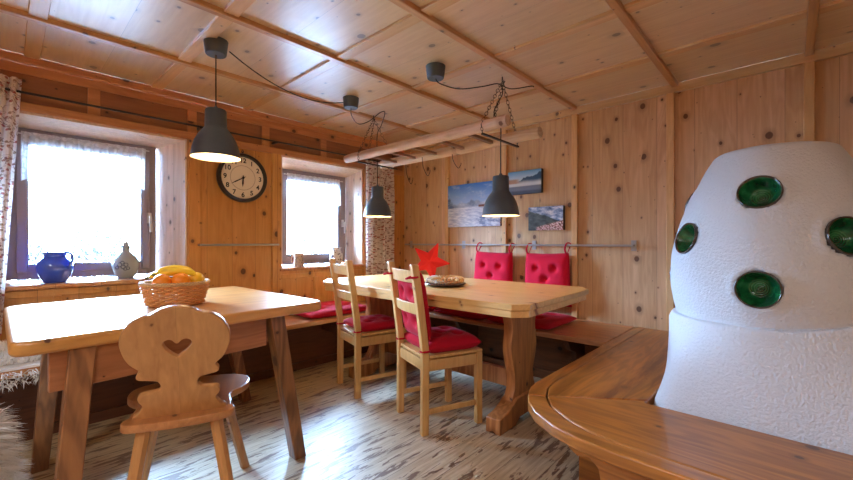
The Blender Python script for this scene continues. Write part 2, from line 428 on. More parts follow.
# ------------------------------------------------------------------ room shell
XL, YR, ZC = -3.37, 3.24, 2.195
XR, YB = 1.75, -2.3
mb = MB().box(XL-.4, XR+.2, YB-.2, YR+.2, -.15, 0); struct('floor', mb, M['floor'], smooth=None)
mb = MB().box(XL-.4, XR+.2, YB-.2, YR+.2, ZC, ZC+.15); ceiling = struct('ceiling', mb, M['pine_ceiling'], smooth=None)
k = 0
for x in (-2.73, -2.01, -1.315, -.60, .075, .78, 1.48):
    MB().box(x-.020, x+.020, YB, YR-.03, ZC-.026, ZC+.01).build('ceiling_batten', M['pine_batten_y'], ceiling, bevel=.004, kind='structure')
ys = [.115+.635*i for i in range(-3, 5)]
xs = [XL, -2.73, -2.01, -1.315, -.60, .075, .78, 1.48, XR]
for i, y in enumerate(ys):
    w = .035
    for a, b in zip(xs[:-1], xs[1:]):
        MB().box(a+.021, b-.021, y-w, y+w, ZC-.014, ZC+.01).build('ceiling_batten', M['pine_batten_x'], ceiling, bevel=.003, kind='structure')

# far wall (pictures, rail)
mb = MB().box(XL-.4, XR+.2, YR, YR+.25, 0, ZC); struct('wall_far', mb, M['pine_right'], smooth=None)
n = 1
def trim(mb, mat, bevel=.003):
    global n
    o = struct('trim_%d' % n, mb, mat, bevel=bevel); n += 1; return o
for x in (-2.69, -1.985, -1.315, -.63, .075, .78, 1.48):
    trim(MB().box(x-.024, x+.024, YR-.034, YR+.01, .45, 2.134), M['pine_batten'])
trim(MB().box(XL, XR, YR-.032, YR+.01, 2.135, ZC), M['pine_batten_x'])
# left wall with window openings
W1 = (-.12, .95, .82, 1.86); W2 = (1.70, 2.62, .845, 1.86); WX = -3.65
XO = XL-.4
mb = MB()
mb.box(XO, XL, YB-.2, W1[0], 0, ZC); mb.box(XO, XL, W1[1], W2[0], 0, ZC); mb.box(XO, XL, W2[1], YR+.01, 0, ZC)
mb.box(XO, XL, W1[0], W1[1], 0, W1[2]-.03); mb.box(XO, XL, W1[0], W1[1], W1[3], ZC)
mb.box(XO, XL, W2[0], W2[1], 0, W2[2]-.03); mb.box(XO, XL, W2[0], W2[1], W2[3], ZC)
struct('wall_left', mb, M['pine_left'], smooth=None)
# reveals (pale boards) and soffits
for (y0, y1, z0, z1), spl, drop in ((W1, .13, .045), (W2, .02, .07)):
    trim(MB().hexa([(XL+.004, y1-.012, z0), (XL+.004, y1, z0), (WX-.06, y1-spl+.02, z0), (WX-.06, y1-spl, z0)],
                   [(XL+.004, y1-.012, z1), (XL+.004, y1, z1), (WX-.06, y1-spl+.02, z1), (WX-.06, y1-spl, z1)]), M['pine_reveal'], 0)
    trim(MB().hexa([(XL+.004, y0, z0), (XL+.004, y0+.012, z0), (WX-.06, y0+.15 if spl > .1 else y0+.03, z0), (WX-.06, y0, z0)],
                   [(XL+.004, y0, z1), (XL+.004, y0+.012, z1), (WX-.06, y0+.15 if spl > .1 else y0+.03, z1), (WX-.06, y0, z1)]), M['pine_reveal'], 0)
    trim(MB().hexa([(WX-.06, y0, z1-drop), (XL+.004, y0, z1-.012), (XL+.004, y1, z1-.012), (WX-.06, y1, z1-drop)],
                   [(WX-.06, y0, z1+.001), (XL+.004, y0, z1+.001), (XL+.004, y1, z1+.001), (WX-.06, y1, z1+.001)]), M['pine_reveal'], 0)
# sills
trim(MB().box(WX-.05, XL+.03, W1[0]-.02, W1[1]+.02, W1[2]-.028, W1[2]), M['bench_wood_x'], .006)
trim(MB().box(WX-.05, XL+.03, W2[0]-.02, W2[1]+.02, W2[2]-.028, W2[2]), M['bench_wood_x'], .006)
# window casings / stiles on the left wall
for y in (1.0, 1.655):
    trim(MB().box(XL-.01, XL+.018, y-.042, y+.042, .46, 1.885), M['pine_left'])
trim(MB().box(XL-.01, XL+.018, 2.665-.035, 2.665+.035, .46, 1.885), M['pine_left'])
trim(MB().box(XL-.01, XL+.02, YB, YR-.03, 1.862, 1.915), M['pine_frieze'])
trim(MB().box(XL-.01, XL+.02, YB, YR-.03, 2.085, 2.14), M['pine_frieze'])
trim(MB().box(XL-.01, XL+.036, YB, YR-.03, 2.14, ZC), M['pine_frieze'], .01)
for i in range(-4, 5):
    y = .405+.575*i
    if YB < y < YR-.1: trim(MB().box(XL-.01, XL+.02, y-.032, y+.032, 1.915, 2.085), M['pine_frieze'])
# frieze infill, darker
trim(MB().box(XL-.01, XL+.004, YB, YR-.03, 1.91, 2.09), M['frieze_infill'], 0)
# panels below the windows
for y0, y1 in ((-.12, .95), (1.70, 2.62)):
    trim(MB().box(XL-.01, XL+.012, y0, y1, .745, .788), M['pine_left'])
    for y in (y0+.35, y0+.72): trim(MB().box(XL-.01, XL+.011, y-.02, y+.02, .46, .744), M['pine_left'])
# other walls of the room (behind the camera)
mb = MB().box(XL, XR+.2, YB-.2, YB, 0, ZC)
struct('wall_back', mb, M['pine_right'], smooth=None)
mb = MB().box(XR, XR+.2, YB, YR+.01, 0, ZC)
struct('wall_right', mb, M['pine_left'], smooth=None)

# windows
def window(name, y0, y1, z0, z1, fr=.055, sash=.05, handle=True):
    X = WX
    mb = MB()
    for a in ((y0, y0+fr, z0, z1), (y1-fr, y1, z0, z1), (y0+fr, y1-fr, z0, z0+fr), (y0+fr, y1-fr, z1-fr, z1)):
        mb.box(X-.05, X, *a)
    w = struct(name, mb, M['frame_dark'], bevel=.003)
    a0, a1, b0, b1 = y0+fr*.8, y1-fr*.8, z0+fr*.8, z1-fr*.8
    mb = MB()
    for a in ((a0, a0+sash, b0, b1), (a1-sash, a1, b0, b1), (a0+sash, a1-sash, b0, b0+sash), (a0+sash, a1-sash, b1-sash, b1)):
        mb.box(X-.04, X+.018, *a)
    mb.build('window_sash', M['frame_dark'], w, bevel=.004, kind='structure')
    mb = MB(); s2 = sash; e = .008
    for a in ((a0+s2, a0+s2+e, b0+s2, b1-s2), (a1-s2-e, a1-s2, b0+s2, b1-s2), (a0+s2+e, a1-s2-e, b0+s2, b0+s2+e), (a0+s2+e, a1-s2-e, b1-s2-e, b1-s2)):
        mb.box(X-.03, X+.006, *a)
    mb.build('glazing_bead', M['frame_light'], w, kind='structure')
    MB().box(X-.018, X-.012, a0+s2, a1-s2, b0+s2, b1-s2).build('pane', M['glass'], w, kind='structure')
    if handle:
        zc = z0+.43
        mb = MB().box(X+.018, X+.026, y1-.062, y1-.036, zc-.04, zc+.04)
        mb.tube([(X+.024, y1-.049, zc+.01), (X+.055, y1-.049, zc+.01), (X+.06, y1-.049, zc-.02), (X+.058, y1-.047, zc-.11)], [.009, .009, .011, .009], 10)
        mb.build('window_handle', M['white_metal'], w, kind='structure')
    return w
window('window_1', .01, .815, .835, 1.82)
window('window_2', 1.80, 2.595, .855, 1.80)
# lace valances
def cloth_sheet(y0, y1, z0, z1, x, amp, folds, ny=160, nz=14, scal=0, thick=.0, gather=.35, seed=0):
    vs, fs = [], []
    for j in range(nz+1):
        v = j/nz
        for i in range(ny+1):
            u = i/ny
            y = y0+(y1-y0)*u+.012*sin(9*u+seed)*(1-v)
            bot = z0+(scal*abs(sin(PI*u*folds*.5)) if scal else 0)
            z = z1+(bot-z1)*v
            ph = 2*PI*folds*u+1.3*sin(5*u+seed)
            a = amp*(gather+(1-gather)*min(1, v*3+.2))
            vs.append((x+a*sin(ph)+.3*a*sin(2.3*ph+seed), y, z))
    for j in range(nz):
        for i in range(ny):
            p = j*(ny+1)+i; fs.append((p, p+1, p+ny+2, p+ny+1))
    return MB().add(vs, fs)
la = cloth_sheet(.075, .735, 1.47, 1.79, WX+.045, .012, 14, scal=.02).build('lace_valance', M['lace'], smooth=180)
tag(la, 'white sheer lace valance across the top of the window with the blue jug', 'curtain', 'lace valances')
MB().tube([(WX+.045, .05, 1.775), (WX+.045, .76, 1.775)], .005, 8).build('curtain_rod', M['white_metal'], la)
lb = cloth_sheet(1.87, 2.50, 1.455, 1.755, WX+.045, .012, 13, scal=.02, seed=2).build('lace_valance', M['lace'], smooth=180)
tag(lb, 'white sheer lace valance across the top of the window with the tankard', 'curtain', 'lace valances')
MB().tube([(WX+.045, 1.85, 1.74), (WX+.045, 2.53, 1.74)], .005, 8).build('curtain_rod', M['white_metal'], lb)
# floral curtains
cu = cloth_sheet(2.60, 3.0, .62, 1.945, -3.29, .030, 7, nz=30, gather=.5).build('floral_curtain', M['curtain'], smooth=180)
tag(cu, 'floral patterned curtain gathered beside the window nearest the room corner', 'curtain', 'floral curtains')
cu = cloth_sheet(-.45, .045, .55, 2.03, -3.285, .028, 8, nz=30, gather=.5, seed=1)
cu.v = [(x, y+.035-(2.03-z)*.06, z) for x, y, z in cu.v]
cu = cu.build('floral_curtain', M['curtain'], smooth=180)
tag(cu, 'floral patterned curtain at the picture edge beside the window with the blue jug', 'curtain', 'floral curtains')
# long black rod
rod = thing('curtain_rail', 'thin black curtain rod running along the frieze above both windows', 'curtain rod', (-3.29, 0, 1.955))
MB().tube([(0, -1.4, 0), (0, 3.1, 0)], .007, 10).build('rod', M['black'], rod)
for y in (-.55, 1.02, 1.62, 3.05):
    MB().box(-.075, .008, y-.008, y+.008, -.012, .004).build('bracket', M['black'], rod)

# bars on the walls
def wall_bar(label, a, b, axis):
    r = thing('wall_rail', label, 'rail', a, 0, 'steel rails on the wooden walls')
    L = (Vector(b)-Vector(a)); off = Vector((.06, 0, 0)) if axis == 'Y' else Vector((0, -.055, 0))
    MB().tube([off, off+L], .0085, 12).build('bar', M['steel'], r)
    ks = (.0, 1.0) if axis == 'Y' else (.02, .335, .66, .995)
    for k in ks:
        p = L*k; m = MB()
        if axis == 'Y': m.box(0, .006, p.y-.018, p.y+.018, -.04, .04); m.tube([p, p+off*1.15], .008, 8)
        else: m.box(p.x-.018, p.x+.018, -.006, 0, -.04, .04); m.tube([p, p+off*1.15], .008, 8)
        m.build('bracket', M['steel'], r)
    return r
wall_bar('short steel rail on the wall beneath the round clock', (XL, 1.025, 1.057), (XL, 1.645, 1.057), 'Y')
wall_bar('long steel rail holding the two hanging crimson cushions', (-3.30, YR, 1.052), (-.86, YR, 1.052), 'X')

# ------------------------------------------------------------------ clock
ck = thing('wall_clock', 'round wall clock with dark rim and cream face between the windows', 'clock', (XL, 1.355, 1.613))
Mx = Matrix.Rotation(PI/2, 4, 'Y')   # local z -> +x ; local x -> -z
def on_wall(mb): return mb.xf(Matrix(((0, 0, 1, 0), (1, 0, 0, 0), (0, 1, 0, 0), (0, 0, 0, 1))))
on_wall(MB().lathe([(.0, 0), (.195, 0), (.203, .012), (.203, .035), (.196, .048), (.180, .05), (.174, .042), (.172, .026), (0, .026)], 64)).build('rim', M['clock_rim'], ck)
on_wall(MB().lathe([(0, .0262), (.1715, .0262), (.1715, .028), (0, .028)], 64)).build('face', M['clock_face'], ck)
on_wall(MB().lathe([(.098, .0282), (.103, .0282), (.103, .0288), (.098, .0288), (.098, .0282)], 64, cap=False)).build('chapter_ring', M['clock_ring'], ck)
WALLM = Matrix(((0, 0, 1, 0), (1, 0, 0, 0), (0, 1, 0, 0), (0, 0, 0, 1)))
for h in range(1, 13):
    cu_ = bpy.data.curves.new('t', 'FONT'); cu_.body = str(h); cu_.size = .054; cu_.align_x = 'CENTER'; cu_.align_y = 'CENTER'; cu_.offset = .0012; cu_.extrude = .0006
    ob = bpy.data.objects.new('t', cu_); COL.objects.link(ob)
    dg = bpy.context.evaluated_depsgraph_get(); me = bpy.data.meshes.new_from_object(ob.evaluated_get(dg)); bpy.data.objects.remove(ob)
    a = PI/2-h*PI/6
    me.transform(WALLM @ Matrix.Translation((.142*cos(a), .142*sin(a), .0295)))
    mesh_obj('numeral', me, M['black'], ck)
def hand(name, ang, L, w, z):
    a = PI/2-ang; m = MB().prism([(-.02, -w*.5), (L*.6, -w), (L, 0), (L*.6, w), (-.02, w*.5)], z, z+.002)
    m.xf(Matrix.Rotation(a, 4, 'Z')); on_wall(m).build(name, M['black'], ck)
hand('hour_hand', math.radians(183), .075, .007, .031); hand('minute_hand', math.radians(240), .115, .005, .034)
on_wall(MB().lathe([(.009, .029), (.009, .038), (0, .039)], 16)).build('hub', M['black'], ck)
MB().tube([(.02, 0, .20), (.02, -.008, .222), (.02, 0, .235), (.02, .008, .222), (.02, 0, .20)], .004, 8).build('hanging_loop', M['clock_rim'], ck)

# ------------------------------------------------------------------ canvas pictures
def picture_mat(kind):
    t = NT('canvas_'+kind); c = t.coord('Generated'); u, v = c[0], c[2]
    n1 = t.noise(t.vec(t.mul(u, 3), 0, 0), 1, 5, .6); n2 = t.noise(t.vec(t.mul(u, 5), t.mul(v, 6), 0), 1, 5, .6)
    def over(col, mask, c2): return t.mix(mask, col, c2 if isinstance(c2, bpy.types.NodeSocket) else srgb(*c2))
    def below(h, soft=.02): return t.sub(1, t.smooth(v, t.sub(h, soft), t.add(h, soft)))
    if kind == 'snow':
        col = t.ramp(v, [(.45, srgb(176, 206, 238)), (1, srgb(62, 122, 206))])
        col = over(col, t.mul(t.smooth(n2, .5, .75), .5), (214, 226, 240))
        col = over(col, below(t.add(.55, t.mul(t.sub(n1, .5), .55)), .03), t.ramp(n2, [(.35, srgb(118, 136, 172)), (.7, srgb(196, 208, 228))]))
        lefttree = t.mul(below(t.sub(.78, t.mul(u, 2.0)), .05), t.smooth(n2, .40, .55))
        col = over(col, lefttree, (92, 108, 146))
        col = over(col, below(t.add(.44, t.mul(u, .04)), .02), t.ramp(t.noise(t.vec(t.mul(t.add(u, v), 9), t.mul(v, 22), 0), 1, 4), [(.3, srgb(160, 174, 204)), (.6, srgb(226, 230, 240))]))
        shed = t.mul(t.mul(t.smooth(u, .60, .62), t.sub(1, t.smooth(u, .76, .78))), t.mul(t.smooth(v, .44, .45), t.sub(1, t.smooth(v, .49, .50))))
        col = over(col, shed, (120, 84, 74))
        tracks = t.math('SINE', t.mul(t.sub(v, t.mul(u, .8)), 60))
        col = over(col, t.mul(t.mul(t.smooth(tracks, .3, .9), below(.36)), t.sub(.5, t.mul(u, .6))), (176, 188, 216))
        sh = t.mul(t.smooth(u, .5, .6), t.mul(below(.24), t.smooth(n2, .45, .6)))
        col = over(col, sh, (116, 130, 170))
    elif kind == 'fog':
        col = t.ramp(v, [(.6, srgb(196, 222, 240)), (1, srgb(96, 164, 216))])
        h = t.add(t.add(.40, t.mul(u, .48)), t.mul(t.sub(n1, .5), .55))
        col = over(col, below(h), (52, 86, 122))
        col = over(col, below(t.add(.52, t.mul(t.sub(n1, .5), .1)), .10), (206, 216, 226))
        col = over(col, below(.34, .03), (112, 124, 146))
        col = over(col, below(.14, .05), (72, 82, 104))
        col = over(col, t.mul(t.mul(below(.66, .05), t.sub(1, t.smooth(u, .22, .42))), t.smooth(v, .44, .5)), (170, 138, 124))
    else:
        col = t.ramp(n2, [(.35, srgb(70, 90, 136)), (.5, srgb(148, 170, 204)), (.66, srgb(236, 240, 246))])
        h = t.add(t.sub(.86, t.mul(u, .52)), t.mul(t.sub(n1, .5), .3))
        col = over(col, below(h), t.ramp(n2, [(.35, srgb(48, 56, 62)), (.65, srgb(96, 106, 106))]))
        d, kc = t.voro(t.vec(t.mul(u, 1.5), v, 0), 16)
        fl = t.mul(below(t.add(.06, t.mul(u, .34)), .04), t.smooth(u, .2, .3))
        col = over(col, fl, t.ramp(d, [(.2, srgb(236, 226, 226)), (.45, srgb(196, 96, 92)), (.6, srgb(92, 84, 66))]))
    m = t.principled(col, .6, spec=.3); return m
def canvas(kind, x0, x1, z0, z1, label):
    r = thing('canvas_picture', label, 'picture', (x0, YR-.001, z0), 0, 'landscape photographs on canvas')
    w, h = x1-x0, z1-z0
    MB().box(0, w, -.036, 0, 0, h).build('stretcher', M['canvas_edge'], r)
    MB().box(.0, w, -.0385, -.0362, 0, h).build('printed_canvas', picture_mat(kind), r)
canvas('snow', -2.665, -2.02, 1.235, 1.67, 'largest canvas photo, blue sky over a snowy field, left of the pendant lamp')
canvas('fog', -1.935, -1.605, 1.515, 1.725, 'upper small canvas photo of a dark ridge above white fog')
canvas('flowers', -1.728, -1.408, 1.182, 1.388, 'lower small canvas photo of mountains and clouds above pink blossoms')

# ------------------------------------------------------------------ benches
bl = thing('corner_bench', 'long wooden wall bench under the windows', 'bench', (-3.08, .5, 0))
m = MB().prism([(XL+.001, YB+.01), (-2.785, YB+.01), (-2.785, 2.575), (XL+.001, 2.575)], .412, .45)
m.xf(Matrix.Translation((3.08, -.5, 0))); m.build('seat', M['bench_wood'], bl, bevel=.006)
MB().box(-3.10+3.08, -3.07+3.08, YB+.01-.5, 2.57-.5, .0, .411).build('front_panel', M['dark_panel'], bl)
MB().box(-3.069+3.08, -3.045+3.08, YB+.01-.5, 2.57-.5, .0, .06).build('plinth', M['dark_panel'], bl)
for y in (-1.2, -.35, 1.02, 1.95):
    MB().box(-3.065+3.08, -2.83+3.08, y-.5-.018, y-.5+.018, .30, .411).build('bracket', M['dark_panel'], bl)
br = thing('wall_bench', 'wooden bench along the picture wall behind the long table', 'bench', (-2.1, 2.9, 0))
MB().box(XL+2.101, -.855+2.1, 2.578-2.9, YR-.03-2.9, .412, .449).build('seat', M['bench_wood_x'], br, bevel=.006)
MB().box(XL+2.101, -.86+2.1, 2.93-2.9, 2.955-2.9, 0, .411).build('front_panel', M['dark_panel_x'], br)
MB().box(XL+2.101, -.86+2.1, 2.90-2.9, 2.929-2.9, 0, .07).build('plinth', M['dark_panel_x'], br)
for x in (-2.85, -2.1, -1.14):
    pl = [(2.62, .41), (2.93, .41), (2.93, 0), (2.80, 0), (2.80, .06), (2.77, .12), (2.80, .20), (2.76, .30), (2.68, .33)]
    m = MB().prism([(p[0]-2.9, p[1]) for p in pl], -.018, .018)
    m.xf(Matrix(((0, 0, 1, x+2.1), (1, 0, 0, 0), (0, 1, 0, 0), (0, 0, 0, 1)))); m.build('support', M['dark_panel'], br)

# bench round the stove
OB = (0, 1.6, 0)
ob = thing('stove_bench', 'glossy brown bench wrapping the white masonry stove', 'bench', OB)
def opl(name, poly, mat, z0=.408, z1=.45, bevel=.005):
    m = MB().prism([(x-OB[0], y-OB[1]) for x, y in poly], z0, z1); return m.build(name, M[mat], ob, bevel=bevel)
opl('seat_border', [(-.85, YR-.035), (-.845, 1.64), (-.833, 1.56), (-.800, 1.480), (-.742, 1.52), (-.775, 1.60), (-.785, 1.68), (-.785, YR-.035)], 'oven_bench_y')
opl('seat_board', [(-.781, YR-.035), (-.781, 1.68), (-.770, 1.605), (-.736, 1.524), (-.418, 1.752), (-.418, YR-.035)], 'oven_bench_y')
opl('seat_border', [(-.797, 1.472), (-.765, 1.415), (-.70, 1.345), (-.60, 1.285), (-.50, 1.255), (-.40, 1.243), (XR-.01, 1.24), (XR-.01, 1.305), (-.40, 1.308), (-.49, 1.322), (-.58, 1.36), (-.68, 1.43), (-.738, 1.512)], 'oven_bench')
opl('seat_board', [(-.733, 1.516), (-.676, 1.434), (-.577, 1.364), (-.488, 1.326), (-.398, 1.312), (XR-.01, 1.309), (XR-.01, 1.712), (-.425, 1.712), (-.418, 1.742)], 'oven_bench')
MB().prism([(-.80, YR-.04-1.6), (-.80, 0), (-.70, -.17), (-.43, -.30), (XR-.02, -.30), (XR-.02, .10), (-.43, .10), (-.43, YR-.04-1.6)], .396, .404).build('underboard', M['gap_backing'], ob)  # near-black sheet under the seat boards, makes their gaps dark
# bracket legs
for (x, w) in ((-.40, .13), (.75, .13)):
    pl = [(-.18, .404), (-.172, .365), (-.14, .345), (-.10, .355), (-.07, .33), (-.055, .25), (-.055, 0), (.055, 0), (.055, .30), (.10, .35), (.17, .36), (.18, .404)]
    m = MB().prism([(a+x, b) for a, b in pl], -.02, .02)
    m.xf(Matrix(((1, 0, 0, 0), (0, 0, -1, 1.36-1.6), (0, 1, 0, 0), (0, 0, 0, 1)))); m.build('bracket_leg', M['oven_bench'], ob, bevel=.003)
for y in (1.75, 2.35):
    pl = [(-.8, .404), (-.79, .35), (-.72, .32), (-.69, .2), (-.69, 0), (-.56, 0), (-.56, .30), (-.5, .35), (-.45, .404)]
    m = MB().prism(pl, -.02, .02); m.xf(Matrix(((1, 0, 0, 0), (0, 0, -1, y-1.6), (0, 1, 0, 0), (0, 0, 0, 1)))); m.build('bracket_leg', M['oven_bench'], ob, bevel=.003)

# ------------------------------------------------------------------ masonry stove
CX, CY = -.06, 2.17
st = thing('masonry_stove', 'white rough-plastered masonry stove with a domed top and green bowls', 'stove', (CX, CY, 0))
def rrect(x0, x1, y0, y1, r, n=8):
    out = []
    for cx, cy, a0 in ((x1-r, y1-r, 0), (x0+r, y1-r, 90), (x0+r, y0+r, 180), (x1-r, y0+r, 270)):
        for k in range(n+1):
            a = math.radians(a0+90*k/n); out.append((cx+r*cos(a), cy+r*sin(a)))
    return out
def wob(x, y, z, a=.004): return a*mnoise.noise(Vector((x*5, y*5, z*5)))
NB_ = 96
def quad_r(a, l, r_, f, bk, n_):
    c_, s2 = cos(a), sin(a); ax = r_ if c_ > 0 else l; ay = bk if s2 > 0 else f
    return 1/((abs(c_)/ax)**n_+(abs(s2)/ay)**n_)**(1/n_)
rows = []
levels = [(0, 0), (.2, 0), (.40, 0)]+[(.44+.30*k/14, k/14) for k in range(15)]+[(.742+.028*sin(q*PI/12), 1+q/6*.05) for q in range(1, 7)]
for z, t_ in levels:
    row = []
    for i in range(NB_):
        a = 2*PI*i/NB_; r0 = quad_r(a, .353, .51, .442, 1.03, 12); r1 = quad_r(a, .362, .40, .362, .75, 2.2)
        tt = min(t_, 1); r = r0+(r1-r0)*tt
        if t_ > 1: r *= 1-(t_-1)*1.0
        x, y = r*cos(a), r*sin(a); lift = .055*min(1, max(0, (x-.04)/.24))**1.3*tt**2
        w_ = wob(x+CX, y+CY, z)
        row.append((x+w_*cos(a), y+w_*sin(a), z+lift))
    rows.append(row)
vs = [p for r in rows for p in r]
N = NB_; fs = [(k*N+i, k*N+(i+1) % N, (k+1)*N+(i+1) % N, (k+1)*N+i) for k in range(len(rows)-1) for i in range(N)]
fs += [tuple(reversed(range(N))), tuple(range((len(rows)-1)*N, len(rows)*N))]
MB().add(vs, fs).build('base', M['plaster'], st, smooth=70)
prof = [(.0, 1.466), (.06, 1.466), (.12, 1.463), (.16, 1.458), (.190, 1.447), (.206, 1.425), (.229, 1.385), (.251, 1.34), (.274, 1.29), (.300, 1.225), (.322, 1.165), (.340, 1.10), (.354, 1.03), (.359, .96), (.359, .90), (.354, .85), (.345, .80), (.338, .765), (.337, .74)]
pf = bez([(r, 0, z) for r, z in prof], 6)
PR = [(p.x, p.z) for p in pf]
def dome_r(z):
    for (r0, z0), (r1, z1) in zip(PR[:-1], PR[1:]):
        if z1 <= z <= z0: return r0+(r1-r0)*((z0-z)/(z0-z1) if z0 != z1 else 0)
    return PR[-1][0]
E_ = Vector((.0276, -.9996, 0)); R_ = Vector((.9996, .0276, 0))
bowls = []
for az, z in ((-52, 1.095), (-7, 1.262), (34, 1.10), (-6, .912), (95, 1.26), (-105, 1.26), (95, .92), (-105, .92)):
    a = math.radians(az); nh = E_*cos(a)+R_*sin(a); r = dome_r(z)
    dz = .03; slope = (dome_r(z+dz)-dome_r(z-dz))/(2*dz)
    nn = (nh+Vector((0, 0, -slope))).normalized(); bowls.append((nh*r+Vector((0, 0, z)), nn))
RB = .066
NA = 220; vs = []; fs = []
zs = []
for k in range(len(PR)): zs.append(PR[k])
# resample the profile finely
fine = []
for (r0, z0), (r1, z1) in zip(PR[:-1], PR[1:]):
    L = math.hypot(r1-r0, z1-z0); q = max(1, int(L/.009))
    for i in range(q): fine.append((r0+(r1-r0)*i/q, z0+(z1-z0)*i/q))
fine.append(PR[-1])
for r, z in fine:
    for i in range(NA):
        a = 2*PI*i/NA; fac = 1+.006*cos(8*a+.6)
        p = Vector((r*fac*cos(a), r*fac*sin(a), z)); p += Vector((p.x, p.y, 0)).normalized()*wob(p.x, p.y, z, .006) if r > .01 else Vector((0, 0, 0))
        for bc, bn in bowls:
            d = p-bc; ax = d.dot(bn); rad = (d-bn*ax).length
            if rad < RB*.93 and ax > -.05:
                p = p-bn*(ax+.055*(1-(rad/(RB*.93))**2)**.5+.012)
            elif rad < RB*1.35 and abs(ax) < .05: p = p-bn*(.5*ax)
        vs.append(tuple(p))
for k in range(len(fine)-1):
    for i in range(NA):
        j = (i+1) % NA; fs.append(((k+1)*NA+i, (k+1)*NA+j, k*NA+j, k*NA+i))
MB().add(vs, fs).build('dome', M['plaster'], st, smooth=70)
for bc, bn in bowls:
    q = bn.to_track_quat('Z', 'Y')
    b = MB().lathe([(.0, -.048), (.018, -.047), (.032, -.043), (.036, -.038), (.049, -.022), (.0575, -.004), (.060, .002), (.0625, .003)], 48, cap=False)
    o = b.build('green_bowl', M['glaze'], st, loc=bc, rot=q.to_euler(), smooth=80)
    b = MB().lathe([(.0600, .0036), (.0625, .0085), (.0655, .0085), (.0668, .004), (.0668, -.02)], 48, cap=False)
    b.build('bowl_rim', M['glaze_rim'], o, smooth=80)

# ------------------------------------------------------------------ square table (left)
def rounded_poly(P, r, n=5):
    out = []; m = len(P)
    for i in range(m):
        a, b, c = Vector(P[i-1]), Vector(P[i]), Vector(P[(i+1) % m])
        p, q = b+(a-b).normalized()*r, b+(c-b).normalized()*r
        for k in range(n+1):
            t_ = k/n; v = p*(1-t_)**2+b*2*t_*(1-t_)+q*t_*t_; out.append((v.x, v.y))
    return out
T1 = (-2.27, .57, 0)
ta = thing('square_table', 'square pine table with splayed legs carrying the fruit basket', 'table', T1)
def sh(P, o): return [(x-o[0], y-o[1]) for x, y in P]
MB().prism(rounded_poly(sh([(-1.735, .01), (-1.80, 1.15), (-2.90, 1.12), (-2.78, .0)], T1), .055), .722, .77).build('tabletop', M['table_a'], ta, bevel=.012, bseg=4, smooth=50)
T1legs = [((-1.805, .185, .722), (-1.725, .12, 0)), ((-1.865, .905, .722), (-1.825, 1.01, 0)), ((-2.50, .165, .722), (-2.615, .115, 0)), ((-2.60, .93, .722), (-2.735, 1.125, 0))]
for a, b in T1legs:
    MB().leg(Vector(a)-Vector(T1), Vector(b)-Vector(T1), .078, .072, .064, .06).build('leg', M['table_leg'], ta, bevel=.004)
def board(name, a, b, th, z0, z1, par, mat, o):
    a, b = Vector((a[0]-o[0], a[1]-o[1], 0)), Vector((b[0]-o[0], b[1]-o[1], 0)); nn = (b-a).cross(Vector((0, 0, 1))).normalized()*th/2
    q = [a-nn, b-nn, b+nn, a+nn]
    return MB().hexa([(p.x, p.y, z0) for p in q], [(p.x, p.y, z1) for p in q]).build(name, M[mat], par, bevel=.003)
board('apron', (-1.80, .10), (-1.862, .86), .025, .582, .721, ta, 'table_apron', T1)
board('apron', (-2.50, .21), (-2.60, .88), .025, .582, .721, ta, 'table_apron', T1)
board('apron', (-1.855, .185), (-2.45, .165), .025, .582, .721, ta, 'table_apron', T1)
board('apron', (-1.915, .905), (-2.55, .93), .025, .582, .721, ta, 'table_apron', T1)

# ------------------------------------------------------------------ long table
T2 = (-1.92, 2.2, 0)
tb = thing('long_table', 'long pine trestle table with clipped corners by the picture wall', 'table', T2)
P = [(-1.015, 1.71), (-.95, 1.78), (-.975, 2.61), (-1.055, 2.72), (-2.78, 2.72), (-2.875, 2.62), (-2.875, 1.86), (-2.70, 1.712)]
MB().prism(sh(P, T2), .738, .77).build('tabletop', M['table_b'], tb, bevel=.003)
cxm, cym = -1.9, 2.2
MB().prism(sh([(cxm+(x-cxm)*.988, cym+(y-cym)*.978) for x, y in P], T2), .70, .7375).build('tabletop_frame', M['table_b'], tb, bevel=.003)
def trestle(x):
    pl = [(2.030, .699), (2.335, .699), (2.335, .64), (2.318, .56), (2.335, .46), (2.325, .38), (2.290, .28), (2.30, .20), (2.32, .12),
          (2.05, .12), (2.07, .20), (2.075, .28), (2.045, .38), (2.032, .46), (2.048, .56), (2.030, .64)]
    ob_ = outline('trestle_board', closed_cr([(p[0]-2.2, p[1]) for p in pl], 3), [], .06, .004)
    return ob_
for x in (-1.235, -2.55):
    me = trestle(x); mesh_obj('trestle_board', me, M['trestle'], tb, Matrix(((0, 0, 1, x+1.92), (1, 0, 0, 0), (0, 1, 0, 0), (0, 0, 0, 1))))
    ft = [(1.875, 0), (2.05, 0), (2.10, .035), (2.30, .035), (2.35, 0), (2.54, 0), (2.54, .06), (2.44, .10), (2.38, .13), (2.33, .155), (2.07, .155), (2.02, .125), (1.96, .10), (1.88, .085)]
    m = MB().prism([(p[0]-2.2, p[1]) for p in ft], -.048, .048); m.xf(Matrix(((0, 0, 1, x+1.92), (1, 0, 0, 0), (0, 1, 0, 0), (0, 0, 0, 1))))
    m.build('foot', M['trestle'], tb, bevel=.005)
MB().box(-2.52+1.92, -1.265+1.92, -.02, .02, .16, .27).build('stretcher', M['trestle'], tb, bevel=.003)

